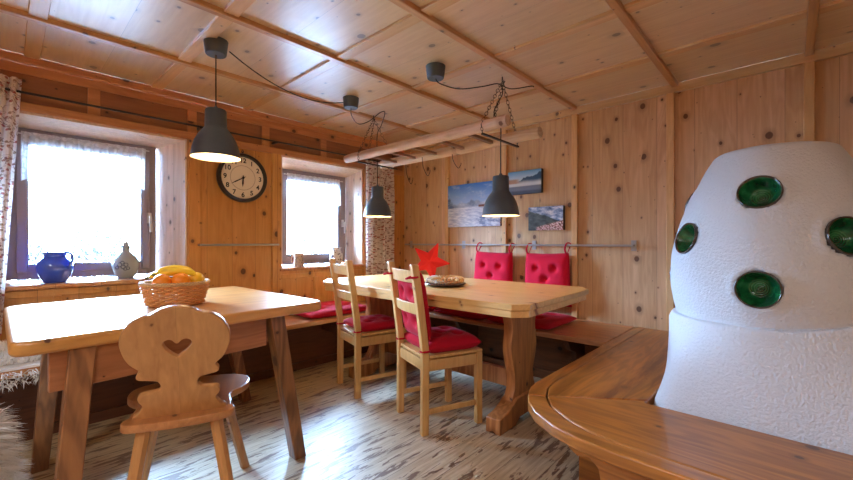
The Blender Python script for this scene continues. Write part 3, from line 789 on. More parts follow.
# ------------------------------------------------------------------ pine chairs
def make_chair(label):
    r = thing('pine_chair', label, 'chair', (0, 0, 0), 0, 'ladder-back pine chairs at the long table')
    w = .17
    for s_ in (-1, 1):
        pts = [(s_*w, -.004, 0), (s_*w, 0, .40), (s_*w, -.005, .50), (s_*w, -.03, .70), (s_*w, -.068, .955)]
        m = MB()
        for a, b in zip(pts[:-1], pts[1:]): m.leg(b, a, .036, .042)
        # join as one loft
        m = MB(); vs = []
        for p in pts:
            for x, y in ((-.018, -.021), (.018, -.021), (.018, .021), (-.018, .021)): vs.append((p[0]+x, p[1]+y, p[2]))
        fs = [(3, 2, 1, 0), tuple(range(16, 20))]+[(k*4+i, k*4+(i+1) % 4, k*4+4+(i+1) % 4, k*4+4+i) for k in range(4) for i in range(4)]
        m.add(vs, fs).build('back_leg', M['chair_pine'], r, bevel=.004)
        MB().box(s_*(w+.008)-.018, s_*(w+.008)+.018, .335, .373, 0, .425).build('front_leg', M['chair_pine'], r, bevel=.003)
        MB().beam((s_*(w+.001), .022, .385), (s_*(w+.006), .334, .385), .022, .062).build('seat_rail', M['chair_pine'], r, bevel=.002)
        MB().beam((s_*(w+.001), .020, .125), (s_*(w+.006), .334, .125), .018, .028).build('stretcher', M['chair_pine'], r, bevel=.002)
    MB().box(-w+.019, w-.019, -.012, .010, .354, .416).build('seat_rail', M['chair_pine'], r, bevel=.002)
    MB().box(-w-.008+.019, w+.008-.019, .345, .367, .354, .416).build('seat_rail', M['chair_pine'], r, bevel=.002)
    MB().prism([(-w-.024, .375), (w+.024, .375), (w+.018, .023), (w-.02, .023), (w-.02, -.01), (-w+.02, -.01), (-w+.02, .023), (-w-.018, .023)], .4255, .442).build('seat', M['chair_pine'], r, bevel=.003)
    for zc, h, dy in ((.885, .07, -.058), (.70, .062, -.030), (.545, .04, -.012)):
        if zc < .6: continue
        m = MB(); vs = []; n_ = 10
        for k in range(n_+1):
            u = -1+2*k/n_; x = u*(w-.019); y = dy-.014*(1-u*u)
            for yy, zz in ((-.008, -h/2), (.008, -h/2), (.008, h/2), (-.008, h/2)): vs.append((x, y+yy-(zz)*.18, zc+zz))
        fs = [(0, 1, 2, 3), (4*n_+3, 4*n_+2, 4*n_+1, 4*n_)]+[(k*4+i, k*4+4+i, k*4+4+(i+1) % 4, k*4+(i+1) % 4) for k in range(n_) for i in range(4)]
        m.add(vs, fs).build('back_slat', M['chair_pine'], r, bevel=.002)
    return r
C1 = ((-1.665, 1.665, 0), -math.radians(20)); C2 = ((-2.365, 1.713, 0), -math.radians(14.5))
c1 = make_chair('nearer ladder-back pine chair with crimson seat and back cushions'); c1.location = C1[0]; c1.rotation_euler = (0, 0, C1[1])
c2 = dup(c1, C2[0], C2[1], 'farther ladder-back pine chair with bare back slats and a crimson seat cushion')

def pillow(w, h, T, tufts, n=44, flat=False, taper=0, seed=0):
    def prof(u): return max(0.0, 1-abs(u)**5)**.5
    def thick(u, v):
        t_ = T*prof(u)*prof(v)
        for (a, b) in tufts:
            d2 = ((u-a)*w/2)**2+((v-b)*h/2)**2
            t_ *= 1-.78*math.exp(-d2/(.028**2)); 
        t_ *= 1+.10*mnoise.noise(Vector((u*2.5+seed, v*2.5, seed)))
        return t_+.0015
    vs, fs = [], []
    for s_ in (1, -1):
        for j in range(n+1):
            for i in range(n+1):
                u, v = -1+2*i/n, -1+2*j/n
                pin = 1-.03*(1-abs(v))**1 if abs(u) > .9 else 1
                x = u*w/2*(1+taper*v); y = v*h/2
                vs.append((x*(1-.02*cos(v*PI/2)**2*abs(u)), y*(1-.02*cos(u*PI/2)**2*abs(v)), s_*thick(u, v)*(.5 if not (flat and s_ < 0) else .25)))
    m1 = (n+1)**2
    for j in range(n):
        for i in range(n):
            p = j*(n+1)+i; fs.append((p, p+1, p+n+2, p+n+1)); fs.append((m1+p, m1+p+n+1, m1+p+n+2, m1+p+1))
    for i in range(n):
        for a, b in ((i, i+1), ((n*(n+1))+i+1, n*(n+1)+i), ((i+1)*(n+1), i*(n+1)), (i*(n+1)+n, (i+1)*(n+1)+n)):
            fs.append((b, a, m1+a, m1+b))
    return MB().add(vs, fs)
TUF = [(-.42, .42), (.42, .42), (0, 0), (-.42, -.42), (.42, -.42)]
def cushion(name, label, group, loc, rot, w, h, T, mat='red', tufts=TUF, ties=(), seed=0, flat=False, taper=0, loops=()):
    o = pillow(w, h, T, tufts, flat=flat, seed=seed, taper=taper).build(name, M[mat], smooth=80)
    o.location = loc; o.rotation_euler = rot; tag(o, label, 'cushion', group)
    b = MB()
    for (u, v) in tufts:
        MB().sphere((u*w/2*(1+taper*v), v*h/2, T*.13), .009, 10, 6, .5).build('button', M[mat], o)
    for pts in ties: MB().tube(bez(pts, 5), .006, 6, sq=.5).build('tie', M[mat], o)
    return o
def ringtie(x, y, z, rx=.024, ry=.028):
    return [(x+rx*cos(a), y+ry*sin(a), z+.004*sin(3*a)) for a in [2*PI*k/8 for k in range(9)]]
sc1 = cushion('seat_cushion', 'tufted crimson cushion on the seat of the nearer pine chair', 'seat cushions on the pine chairs', C1[0], (0, 0, C1[1]), .37, .36, .10, ties=(), seed=1)
def local_to(loc, rz, p):
    return (loc[0]+p[0]*cos(rz)-p[1]*sin(rz), loc[1]+p[0]*sin(rz)+p[1]*cos(rz), loc[2]+p[2])
def place(o, C, p, rx=0): o.location = local_to(C[0], C[1], p); o.rotation_euler = (rx, 0, C[1])
place(sc1, C1, (0, .195, .480))
sc2 = cushion('seat_cushion', 'tufted crimson cushion on the seat of the farther pine chair', 'seat cushions on the pine chairs', (0, 0, 0), (0, 0, 0), .35, .35, .075, seed=4)
place(sc2, C2, (0, .195, .471))
for o in (sc1, sc2):
    for s_ in (-1, 1):
        MB().tube([(s_*.17+.022*(1 if a < 4 else 1)*cos(2*PI*a/12)*1.0, -.195+.027*sin(2*PI*a/12), -.012) for a in range(12)], .006, 6, closed=True).build('tie', M['red'], o)
        MB().tube([(s_*.150, -.165, -.01), (s_*.158, -.172, -.012)], .008, 6).build('tie', M['red'], o)
bc1 = cushion('back_cushion', 'tufted crimson cushion leaning on the back slats of the nearer pine chair', 'seat cushions on the pine chairs', (0, 0, 0), (0, 0, 0), .31, .40, .085, tufts=TUF, seed=9)
place(bc1, C1, (0, .010, .712), rx=math.radians(90+9))
for s_ in (-1, 1):
    MB().tube([(s_*.17+.025*cos(2*PI*a/12), .185+.012*sin(4*PI*a/12)*.3, .062+.036*sin(2*PI*a/12)) for a in range(12)], .006, 6, closed=True).build('tie', M['red_bright'], bc1)

# cushions on the benches
hx = 'crimson cushions hanging from the steel rail'
for (x0, x1, lb, sd, rz_) in ((-2.285, -1.86, 'tufted crimson cushion hanging from the rail, the one nearer the red star', 2, .02), (-1.735, -1.325, 'tufted crimson cushion hanging from the rail, the one nearer the stove', 5, -.02)):
    w = x1-x0
    o = cushion('hanging_cushion', lb, hx, ((x0+x1)/2, YR-.085, .765), (PI/2-.04, rz_, 0), w, .44, .105, 'red_bright', seed=sd, taper=-.055)
    for s_ in (-1, 1):
        x = s_*(w/2-.03)
        pts = [(x, .205, .0), (x-.012, .25, .012), (x-.012, .298, -.018), (x, .306, -.032), (x+.012, .296, -.046), (x+.012, .25, -.012), (x, .205, .0)]
        MB().tube([(p[0], p[1], p[2]+.0) for p in bez(pts, 4)], .008, 6, sq=.5).build('strap', M['red_bright'], o)
bsc = 'flat crimson cushions on the bench seats'
for (x, y, w, h, rz, lb) in ((-1.50, 2.84, .52, .50, 0, 'flat crimson bench cushion below the hanging cushion nearer the stove'),
                             (-2.07, 2.84, .52, .50, 0, 'flat crimson bench cushion below the hanging cushion nearer the red star'),
                             (-2.63, 2.84, .50, .50, 0, 'flat crimson bench cushion behind the long table, the one nearest the floral curtain')):
    cushion('bench_cushion', lb, bsc, (x, y, .476), (0, 0, rz), w, h, .075, 'red', seed=x)
cushion('bench_cushion', 'flat crimson bench cushion under the window with the tankard', bsc, (-3.06, 1.98, .478), (0, 0, 0), .50, .62, .08, 'red', seed=3)

# ------------------------------------------------------------------ star and wicker wreath on the long table
def star_mesh(R, r, th):
    pts = [(((R if k % 2 == 0 else r)*cos(PI/2+k*PI/5)), ((R if k % 2 == 0 else r)*sin(PI/2+k*PI/5))) for k in range(10)]
    vs = [(x, y, 0) for x, y in pts]+[(0, 0, th), (0, 0, -th)]
    fs = [(i, (i+1) % 10, 10) for i in range(10)]+[((i+1) % 10, i, 11) for i in range(10)]
    return MB().add(vs, fs)
s_ = star_mesh(.168, .072, .03); s_.xf(Matrix.Rotation(math.radians(-24), 4, 'Z'))
zmin = min(v[1] for v in s_.v)
so = s_.build('red_star', M['star'], smooth=None, bevel=.004); so.location = (-2.015, 2.205, .77-zmin*.985); so.rotation_euler = (PI/2-.12, 0, math.radians(38))
tag(so, 'red felt five-pointed star standing on the long table', 'star decoration')
wr = thing('wicker_wreath', 'flat woven wicker wreath dish on the long table before the red star', 'wicker dish', (-1.80, 2.13, .77))
MB().lathe([(.0, .002), (.10, .002), (.135, .010), (.148, .018), (.146, .022), (.12, .014), (0, .008)], 40).build('dish', M['dark_dish'], wr)
for k in range(34):
    a0 = 2*PI*k/34; pts = []
    for q in range(9):
        tq = q/8; ph = PI*1.9*tq+.3*(k % 3); rr = .100+.034*cos(ph); zz = .043+.020*sin(ph); a = a0+.62*tq
        pts.append((rr*cos(a), rr*sin(a), zz))
    MB().tube(pts, .0052, 5).build('wicker_strand', M['wicker_white' if k in range(14, 25) else 'wicker_pale' if k % 2 else 'wicker'], wr)

# ------------------------------------------------------------------ fruit basket
bx, by = -2.245, .583
fb = thing('wicker_basket', 'round woven wicker basket filled with fruit on the square table', 'basket', (bx, by, .77))
NS = 30
def brad(z): return .113+.028*(z/.105)**.8
MB().lathe([(0, .002), (.111, .002), (.113, .008), (0, .008)], 40).build('bottom', M['wicker'], fb)
m = MB()
for row in range(10):
    z = .010+row*.0096; pts = []
    for i in range(NS*4):
        a = 2*PI*i/(NS*4); off = .0062*cos(a*NS/2+(PI if row % 2 else 0)); r = brad(z)+off
        pts.append((r*cos(a), r*sin(a), z))
    m.tube(pts, .0050, 5, closed=True)
m.build('weave', M['wicker'], fb, smooth=80)
m = MB()
for k in range(NS):
    a = 2*PI*k/NS; m.tube([(brad(z)*cos(a), brad(z)*sin(a), z) for z in (.006, .04, .07, .104)], .0026, 5)
m.build('stakes', M['wicker'], fb, smooth=80)
m = MB()
for ph in range(3):
    pts = []
    for i in range(200):
        a = 2*PI*i/200; q = a*22+ph*2*PI/3; r = brad(.108)+.0055*cos(q); pts.append((r*cos(a), r*sin(a), .109+.0055*sin(q)))
    m.tube(pts, .0046, 5, closed=True)
m.build('braided_rim', M['wicker_pale'], fb, smooth=80)
def fruit(name, label, cat, group, p, r, mat, sz=1.0, stem=True, tilt=(0, 0, 0)):
    o = MB().sphere((0, 0, 0), r, 24, 14, sz, fn=lambda a, ph: 1-.05*max(0, sin(ph))**6-.03*max(0, -sin(ph))**6).build(name, M[mat], smooth=80)
    o.location = p; o.rotation_euler = tilt; tag(o, label, cat, group)
    if stem: MB().lathe([(.004, r*sz*.93), (.003, r*sz*.985), (0, r*sz*.99)], 8).build('stem', M['stem'], o)
    return o
def bp(dx, dy, z): return (bx+dx*.92, by+dy*.92, .77+z+.008)
og = 'oranges in the wicker basket'
fruit('orange', 'orange in the basket, nearest the grey stoneware jug side', 'orange', og, bp(.062, -.078, .110), .040, 'orange_fruit', tilt=(.5, .3, 0))
fruit('orange', 'orange in the middle front of the basket under the bananas', 'orange', og, bp(.082, .002, .112), .040, 'orange_fruit', tilt=(-.3, .6, 0))
fruit('lemon', 'yellow round fruit at the clock side of the basket', 'fruit', None, bp(.040, .086, .110), .040, 'lemon', 1.0, tilt=(1.2, .3, 0))
fruit('orange', 'orange with a green stem at the back of the basket', 'orange', og, bp(-.04, .075, .10), .036, 'orange_fruit', tilt=(0, 0, 0))
def banana(label, p0, bend, rot, L=.17, R=.0165):
    pts, rs = [], []
    for k in range(15):
        t_ = k/14; a = (t_-.5)*bend; rad = L/bend
        pts.append((rad*sin(a), 0, rad*(cos(a)-1))); e = min(1, t_/.16, (1-t_)/.12); rs.append(R*(.28+.72*max(0.0, e)**.7))
    o = MB().tube(pts, rs, 8).build('banana', M['banana'], smooth=60); o.location = p0; o.rotation_euler = rot
    MB().tube([pts[0], (pts[0][0]-.014, 0, pts[0][2]-.006)], [.0048, .0055], 6).build('banana_stem', M['stem'], o)
    return tag(o, label, 'banana', 'bananas in the wicker basket')
banana('topmost banana lying across the wicker basket', bp(.005, -.005, .172), 1.3, (.15, 0, math.radians(72)))
banana('banana just in front of the topmost one in the basket', bp(.045, .0, .160), 1.4, (.5, 0, math.radians(70)), .165)
banana('banana behind the topmost one in the basket', bp(-.035, -.03, .150), 1.1, (-.3, 0, math.radians(80)), .16)

# ------------------------------------------------------------------ things on the sills
S1 = W1[2]; S2 = W2[2]
j = thing('blue_jug', 'round cobalt blue glazed jug with a loop handle on the window sill', 'jug', (-3.46, .225, S1), math.radians(35))
MB().lathe([(0, .001), (.052, .001), (.056, .006), (.072, .035), (.088, .072), (.092, .100), (.084, .130), (.066, .152), (.054, .164), (.053, .175), (.062, .190), (.063, .196), (.056, .194), (.048, .176), (.05, .162), (.06, .15), (.08, .10), (.05, .02), (0, .015)], 48).build('body', M['blue_glaze'], j, smooth=80)
MB().tube(bez([(.052, 0, .178), (.085, 0, .196), (.122, 0, .185), (.126, 0, .145), (.108, 0, .112), (.086, 0, .098)], 6), .0085, 10, sq=.7).build('handle', M['blue_glaze'], j, smooth=80)
g = thing('stoneware_jug', 'grey stoneware jug with a narrow neck and blue motif on the window sill', 'jug', (-3.52, .60, S1), math.radians(20))
MB().lathe([(0, .001), (.045, .001), (.047, .008), (.066, .035), (.080, .075), (.082, .10), (.074, .135), (.052, .165), (.030, .185), (.023, .198), (.022, .222), (.027, .228), (.027, .236), (.0, .236)], 40).build('body', M['grey_glaze'], g, smooth=80)
MB().lathe([(0, .236), (.016, .236), (.018, .25), (.012, .262), (0, .264)], 20).build('stopper', M['grey_glaze'], g)
MB().tube([(.028, 0, .21), (.030, .012, .235), (.012, .018, .256), (-.012, .018, .256), (-.030, .012, .235), (-.028, 0, .21)], .0025, 6).build('wire_bail', M['iron'], g)
def jr(z): return .082-.9*(abs(z-.095))**1.9*6
for i, (a_, zz, rr) in enumerate(((-.95, .10, .014), (-.70, .085, .012), (-.50, .10, .012), (-.75, .115, .010), (-.35, .075, .009), (-1.15, .08, .010), (-.55, .07, .009))):
    c_ = Vector((cos(a_), sin(a_), 0)); tdir = Vector((-sin(a_), cos(a_), 0)); R0 = .0825 if abs(zz-.09) < .012 else .0805
    pts = [c_*(R0-.0 )+tdir*rr*cos(q)+Vector((0, 0, zz+rr*sin(q)))-c_*(rr*rr*cos(q)**2/.16) for q in [2*PI*w_/12 for w_ in range(12)]]
    MB().tube(pts, .0026, 5, closed=True).build('painted_motif', M['cobalt'], g)
t_ = thing('tankard', 'brown relief stoneware tankard with handle on the far window sill', 'mug', (-3.47, 1.93, S2), math.radians(200))
MB().lathe([(0, .001), (.050, .001), (.052, .008), (.047, .018), (.045, .10), (.049, .118), (.050, .125), (.044, .125), (.041, .11), (.041, .02), (0, .015)], 32).build('body', M['mug_relief'], t_, smooth=60)
MB().tube(bez([(.044, 0, .105), (.075, 0, .105), (.085, 0, .075), (.072, 0, .04), (.045, 0, .03)], 5), .007, 8).build('handle', M['mug_relief'], t_, smooth=80)
p_ = thing('patterned_pot', 'small floral patterned jug with a wide lip on the far window sill', 'jug', (-3.52, 2.39, S2), math.radians(150))
MB().lathe([(0, .001), (.045, .001), (.047, .008), (.062, .04), (.070, .08), (.062, .12), (.045, .145), (.044, .155), (.054, .17), (.055, .178), (.048, .176), (.038, .155), (.05, .12), (.04, .02), (0, .02)], 32).build('body', M['floral_pot'], p_, smooth=80)
MB().tube(bez([(.046, 0, .16), (.08, 0, .165), (.095, 0, .12), (.080, 0, .075), (.066, 0, .065)], 5), .0065, 8).build('handle', M['floral_pot'], p_, smooth=80)

# ------------------------------------------------------------------ carved farmhouse chair
ch = thing('carved_chair', 'carved wooden farmhouse chair with a heart cut-out in its back', 'chair', (-1.618, .432, 0), math.atan2(.918, .395))
half = [(.045, .412), (.078, .392), (.098, .391), (.13, .372), (.154, .337), (.162, .297), (.154, .252), (.138, .220), (.118, .200), (.112, .19), (.123, .172), (.119, .160), (.093, .154), (.064, .146), (.053, .124), (.064, .102), (.095, .096), (.121, .090), (.123, .072), (.112, .052), (.120, .030), (.127, .018), (.127, .0)]
outer = [(0, .421)]+half+[(-x, y) for x, y in reversed(half)]
outer = closed_cr(outer, 4)
hr = [(-.046, .280), (-.042, .293), (-.030, .299), (-.018, .296), (-.008, .286), (.002, .295), (.016, .299), (.029, .293), (.032, .280), (.022, .262), (.006, .248), (-.009, .238), (-.024, .248), (-.037, .262)]
hr = [((x+.007)*1.2, .272+(y-.272)*1.25) for x, y in hr]
me = outline('backrest', outer, [closed_cr(hr, 3)], .026, .004)
# local x = width, outline y = height leaning back (towards -y)
lean = math.atan(.28)
Mm = Matrix.Translation((0, .042, .452)) @ Matrix.Rotation(lean, 4, 'X') @ Matrix(((1, 0, 0, 0), (0, 0, -1, 0), (0, 1, 0, 0), (0, 0, 0, 1)))
mesh_obj('backrest', me, M['stabelle'], ch, Mm)
sh_ = [(.0, -.026), (.09, -.020), (.150, -.008), (.170, .008), (.172, .03), (.160, .055), (.158, .09), (.156, .13), (.150, .165), (.160, .20), (.19, .235), (.215, .28), (.222, .33), (.215, .375), (.19, .41), (.15, .432), (.10, .445), (.05, .452)]
so_ = sh_+[(0, .455)]+[(-x, y) for x, y in reversed(sh_[1:])]
me = outline('seat', closed_cr(so_, 4), [], .030, .006)
mesh_obj('seat', me, M['stabelle_seat'], ch, Matrix.Translation((0, 0, .436)))
for a, b in (((-.110, .02, .421), (-.160, -.092, 0)), ((.115, .02, .421), (.195, -.10, 0)), ((.118, .333, .421), (.208, .427, 0)), ((-.118, .333, .421), (-.208, .427, 0))):
    m = MB(); A, B = Vector(a), Vector(b); vs = []
    for p, r in ((A, .021), (B, .019)):
        for k in range(8):
            q = 2*PI*(k+.5)/8; vs.append((p.x+r*cos(q)*1.1, p.y+r*sin(q)*1.1, p.z))
    m.add(vs, [tuple(range(8)), tuple(reversed(range(8, 16)))]+[(8+k, 8+(k+1) % 8, (k+1) % 8, k) for k in range(8)])
    m.build('leg', M['stabelle'], ch, smooth=20)

# ------------------------------------------------------------------ sheepskins
def fur(name, label, surf, count, length, loc, group, base=None, seed=0):
    rnd = random.Random(seed); m = base or MB()
    for i in range(count):
        p, nrm = surf(rnd.random(), rnd.random()); p = Vector(p); nrm = Vector(nrm)
        L = length*rnd.uniform(.6, 1.2)
        d = (nrm+Vector((rnd.gauss(0, .35), rnd.gauss(0, .35), rnd.gauss(0, .25)))).normalized()
        d2 = (d+Vector((0, 0, -.55))).normalized()
        side = d.cross(Vector((rnd.gauss(0, 1), rnd.gauss(0, 1), rnd.gauss(0, 1)))).normalized()*.0032
        a, b, c_ = p, p+d*L*.55, p+d*L*.55+d2*L*.45
        m.add([a-side, a+side, b+side*.7, b-side*.7, c_], [(0, 1, 2, 3), (3, 2, 4)])
    o = m.build(name, M['fur'], smooth=None); o.location = loc
    return tag(o, label, 'sheepskin', group)
# on the long wall bench under the square table
def sA(u, v):
    x = -.28+.57*u; y = -.42+.84*v; e = 1
    z = .03*(1-abs(2*u-1)**4)*(1-abs(2*v-1)**4)+.012*mnoise.noise(Vector((x*9, y*9, 0)))
    if u > .9: return ((.285+.02, y, -.07*(u-.9)/.1), (1, 0, .1))
    return ((x, y, z), ((2*u-1)**5*.8, (2*v-1)**5*.8, 1))
base = MB().box(-.28, .285, -.42, .42, .002, .014)
fur('sheepskin', 'white sheepskin lying on the window bench behind the square table leg', sA, 8000, .055, (-3.07, -.03, .45), 'sheepskins on the seats', base, 3)
# stool with sheepskin at the left edge
STX, STY = -2.03, -.24
sl = thing('stool', 'low wooden stool hidden under the shaggy sheepskin at the picture edge', 'stool', (STX, STY, 0))
MB().prism(rounded_poly([(-.17, -.17), (.17, -.17), (.17, .17), (-.17, .17)], .04), .41, .44).build('seat', M['stabelle'], sl, bevel=.004)
for a in (-1, 1):
    for b in (-1, 1):
        MB().leg((a*.11, b*.11, .41), (a*.15, b*.15, 0), .038, .038, .034, .034).build('leg', M['stabelle'], sl, bevel=.003)
def sB(u, v):
    # draped: top then down over the front (+y) and the near (+x) side
    w = u*2*PI
    if v < .45:
        r = .19*(v/.45)**.5; return ((r*cos(w), r*sin(w), .035), (cos(w)*.4*v, sin(w)*.4*v, 1))
    q = (v-.45)/.55; r = .20+.035*q+.01*sin(5*w); sq_ = 1/max(abs(cos(w)), abs(sin(w)))**.35
    return ((r*sq_*cos(w), r*sq_*sin(w), .02-.24*q), (cos(w), sin(w), .25-.4*q))
base = MB().lathe([(0, .03), (.17, .03), (.20, .015), (.212, -.03), (.225, -.13), (.235, -.22), (.222, -.22), (.21, -.12), (.200, -.02), (.19, .002), (0, .002)], 36)
fur('sheepskin', 'shaggy white sheepskin draped over the stool at the picture edge', sB, 11000, .075, (STX, STY, .44), 'sheepskins on the seats', base, 5)

# ------------------------------------------------------------------ hanging log rack
LY0, LY1, LZ = 2.10, 2.45, 1.825
rk = thing('log_rack', 'ladder-like rack of two pale logs hung below the ceiling', 'hanging rack', (-2.1, 2.27, LZ))
def log(x0, x1, y, z, r):
    n_ = 40; pts = [(x0+(x1-x0)*k/n_, y+.003*sin(k*.25+y*9), z+.0025*sin(k*.2+y*5)) for k in range(n_+1)]
    rs = [r*(1+.07*mnoise.noise(Vector((k*.35, y*7, 0)))) for k in range(n_+1)]; rs[0] *= .9; rs[-1] *= .93
    return MB().tube(pts, rs, 16)
log(-2.93+2.1, -1.275+2.1, LY0-2.27, 0, .037).build('log', M['log'], rk, smooth=60)
log(-2.86+2.1, -1.235+2.1, LY1-2.27, -.012, .040).build('log', M['log'], rk, smooth=60)
for x in (-2.62, -2.38, -2.14, -1.86, -1.60):
    MB().beam((x+2.1, LY0-2.27+.02, -.015), (x+2.1, LY1-2.27-.02, -.022), .03, .02).build('rung', M['grey_wood'], rk)
def links(a, b, n_, r=.012, w=.0016):
    a, b = Vector(a), Vector(b); m = MB(); d = (b-a); L = d.length/n_; t_ = d.normalized(); x = t_.orthogonal().normalized(); y = t_.cross(x)
    for k in range(n_):
        c_ = a+d*((k+.5)/n_); s_ = x if k % 2 else y
        m.tube([c_+t_*(L*.66*cos(q))+s_*(L*.36*sin(q)) for q in [2*PI*w_/10 for w_ in range(10)]], w, 5, closed=True)
    return m
for xh, hy in ((-1.43, 2.29), (-2.70, 2.22)):
    hk = (xh+2.1, hy-2.27, 2.165-LZ)
    MB().tube([(hk[0], hk[1], ZC-LZ-.001), hk, (hk[0]+.012, hk[1], hk[2]-.018), (hk[0]+.02, hk[1], hk[2]-.004)], .004, 8).build('ceiling_hook', M['iron'], rk)
    bot = -.062
    MB().beam((xh+2.1, LY0-.045-2.27, bot), (xh+2.1, LY1+.05-2.27, bot-.004), .016, .010).build('hanger_bar', M['iron'], rk)
    for ly, s_ in ((LY0, -1), (LY1, 1)):
        p1 = (xh+2.1-.008, ly-2.27+s_*.045, 0.0)
        links(hk, p1, 15 if xh > -2 else 15).build('chain', M['iron'], rk, smooth=80)
        links(p1, (xh+2.1, ly-2.27+s_*.042, bot), 3).build('chain', M['iron'], rk, smooth=80)
    links((hk[0]+.01, hk[1], hk[2]), (xh+2.1+.03, LY0-2.27+.05, .06), 12).build('chain', M['iron'], rk, smooth=80)
for (x, y, L) in ((-2.56, LY1+.03, .19), (-2.28, LY1-.05, .16), (-1.98, LY1-.02, .13)):
    x += 2.1; y -= 2.27
    MB().tube(bez([(x, y, -.03), (x+.01, y, -.03-L*.5), (x+.05, y+.01, -.03-L), (x+.085, y, -.03-L*.9), (x+.09, y, -.03-L*.75)], 6), .0028, 6).build('wire_hook', M['iron'], rk)

# ------------------------------------------------------------------ pendant lamps
def make_lamp(label, loc, ztop, cord_pts):
    """root at the shade's bottom rim centre"""
    r = thing('pendant_lamp', label, 'lamp', loc, 0, 'dark grey pendant lamps')
    shp = [(.016, .268), (.050, .266), (.054, .258), (.055, .17), (.062, .158), (.084, .130), (.104, .092), (.117, .05), (.1235, .004), (.125, 0)]
    inn = [(.1225, 0.0015), (.120, .01), (.112, .05), (.099, .09), (.079, .126), (.05, .150), (.048, .25), (0, .252)]
    MB().lathe(shp, 48, cap=False).build('lamp_shade', M['lamp_grey'], r, smooth=50)
    MB().lathe([(.125, 0)]+inn, 48, cap=False).build('shade_lining', M['lamp_in'], r, smooth=50)
    MB().lathe([(0, .235), (.018, .235), (.02, .19), (.012, .18), (0, .18)][::-1], 16).build('socket', M['lamp_grey'], r)
    MB().sphere((0, 0, .115), .030, 20, 12, 1.15).build('bulb', M['bulb'], r)
    MB().tube([(0, 0, .266), (0, 0, .285)], [.016, .008], 12).build('strain_relief', M['lamp_grey'], r)
    MB().tube([Vector(p)-Vector(loc) for p in cord_pts], .0036, 8).build('cord', M['black_cord'], r, smooth=80)
    l = bpy.data.lights.new('bulb_light', 'POINT'); l.energy = 7; l.color = (1, .70, .40); l.shadow_soft_size = .03
    lo = bpy.data.objects.new('bulb_light', l); COL.objects.link(lo); lo.parent = r; lo.location = (0, 0, .062)
    return r
def canopy(r, p):
    q = Vector(p)-Vector(r.location)
    MB().lathe([(.0, -.078), (.05, -.078), (.054, -.072), (.0625, -.002), (.0625, 0), (0, 0)], 32, q.x, q.y).xf(Matrix.Translation((0, 0, q.z))).build('canopy', M['lamp_grey'], r, smooth=50)
cz = ZC-.0015
P1, P2, P3 = (-2.335, .80, cz), (-2.50, 1.83, cz), (-1.655, 1.865, cz)
L1 = (-2.335, .80, 1.545); L2 = (-2.705, 2.27, 1.305); L3 = (-1.43, 2.27, 1.255)
def swag(a, b, drop, n_=12):
    a, b = Vector(a), Vector(b); return [a.lerp(b, k/n_)-Vector((0, 0, drop*4*(k/n_)*(1-k/n_))) for k in range(n_+1)]
a1 = make_lamp('largest dark grey pendant lamp, over the square table', L1, 0, [(L1[0], L1[1], L1[2]+.28), (P1[0], P1[1], ZC-.08)]); canopy(a1, P1)
MB().tube([Vector(p)-Vector(L1) for p in swag((P1[0]+.02, P1[1]+.064, ZC-.045), (P2[0]-.01, P2[1]-.066, ZC-.05), .09)], .0036, 8).build('supply_cord', M['black_cord'], a1, smooth=80)
pts = bez([(P2[0], P2[1], ZC-.078), (P2[0]-.01, P2[1]+.015, ZC-.13), (P2[0]-.04, P2[1]+.10, ZC-.17), (P2[0]-.03, P2[1]+.2, ZC-.13), (P2[0]+.02, P2[1]+.28, ZC-.05), (P2[0]+.02, P2[1]+.33, ZC-.04), (-2.62, 2.24, ZC-.10), (-2.70, 2.262, ZC-.16), (-2.712, 2.272, ZC-.36), (-2.705, 2.27, 1.76)], 6)+[(-2.705, 2.27, 1.59)]
a2 = make_lamp('smallest dark grey pendant lamp, before the far floral curtain', L2, 0, pts); canopy(a2, P2)
pts = bez([(P3[0], P3[1], ZC-.078), (P3[0]+.02, P3[1]+.02, ZC-.11), (P3[0]+.08, P3[1]+.14, ZC-.125), (-1.50, 2.16, ZC-.085), (-1.44, 2.26, ZC-.055), (-1.415, 2.27, ZC-.12), (-1.45, 2.22, ZC-.25), (-1.42, 2.25, ZC-.34), (-1.43, 2.27, 1.75)], 6)+[(-1.43, 2.27, 1.54)]
a3 = make_lamp('dark grey pendant lamp over the long table before the canvas pictures', L3, 0, pts); canopy(a3, P3)
MB().tube([Vector(p)-Vector(L3) for p in bez([(-1.43, 2.27, ZC-.06), (-1.40, 2.36, ZC-.07), (-1.33, 2.50, ZC-.03), (-1.318, 2.52, ZC-.034)], 6)], .0034, 8).build('cord_tail', M['black_cord'], a3)

# ------------------------------------------------------------------ outside
struct('ground', MB().box(-30, XO-.05, -14, 22, -.62, -.6), M['ground'], smooth=None)
def shrub(label, x, y, h, w, seed):
    rnd = random.Random(seed); r = thing('shrub', label, 'shrub', (x, y, -.6), 0, 'pale shrubs outside the windows')
    m = MB()
    for k in range(9):
        a = rnd.uniform(0, 2*PI); m.tube([(0, 0, 0), (.2*w*cos(a), .2*w*sin(a), h*.5), (.45*w*cos(a), .45*w*sin(a), h*.9)], [.02, .014, .005], 5)
    m.build('branches', M['twig'], r)
    m = MB()
    for k in range(1500):
        while True:
            p = Vector((rnd.uniform(-1, 1), rnd.uniform(-1, 1), rnd.uniform(-1, 1)))
            if .35 < p.length < 1: break
        p = Vector((p.x*w*.55, p.y*w*.55, h*.6+p.z*h*.42*(1+.25*mnoise.noise(p*3))))
        a = Vector((rnd.gauss(0, 1), rnd.gauss(0, 1), rnd.gauss(0, 1))).normalized(); b = a.orthogonal().normalized()
        s_ = rnd.uniform(.02, .045); m.add([p-a*s_, p+b*s_*.6, p+a*s_, p-b*s_*.6], [(0, 1, 2, 3)])
    m.build('foliage', M['leaf'], r, smooth=None)
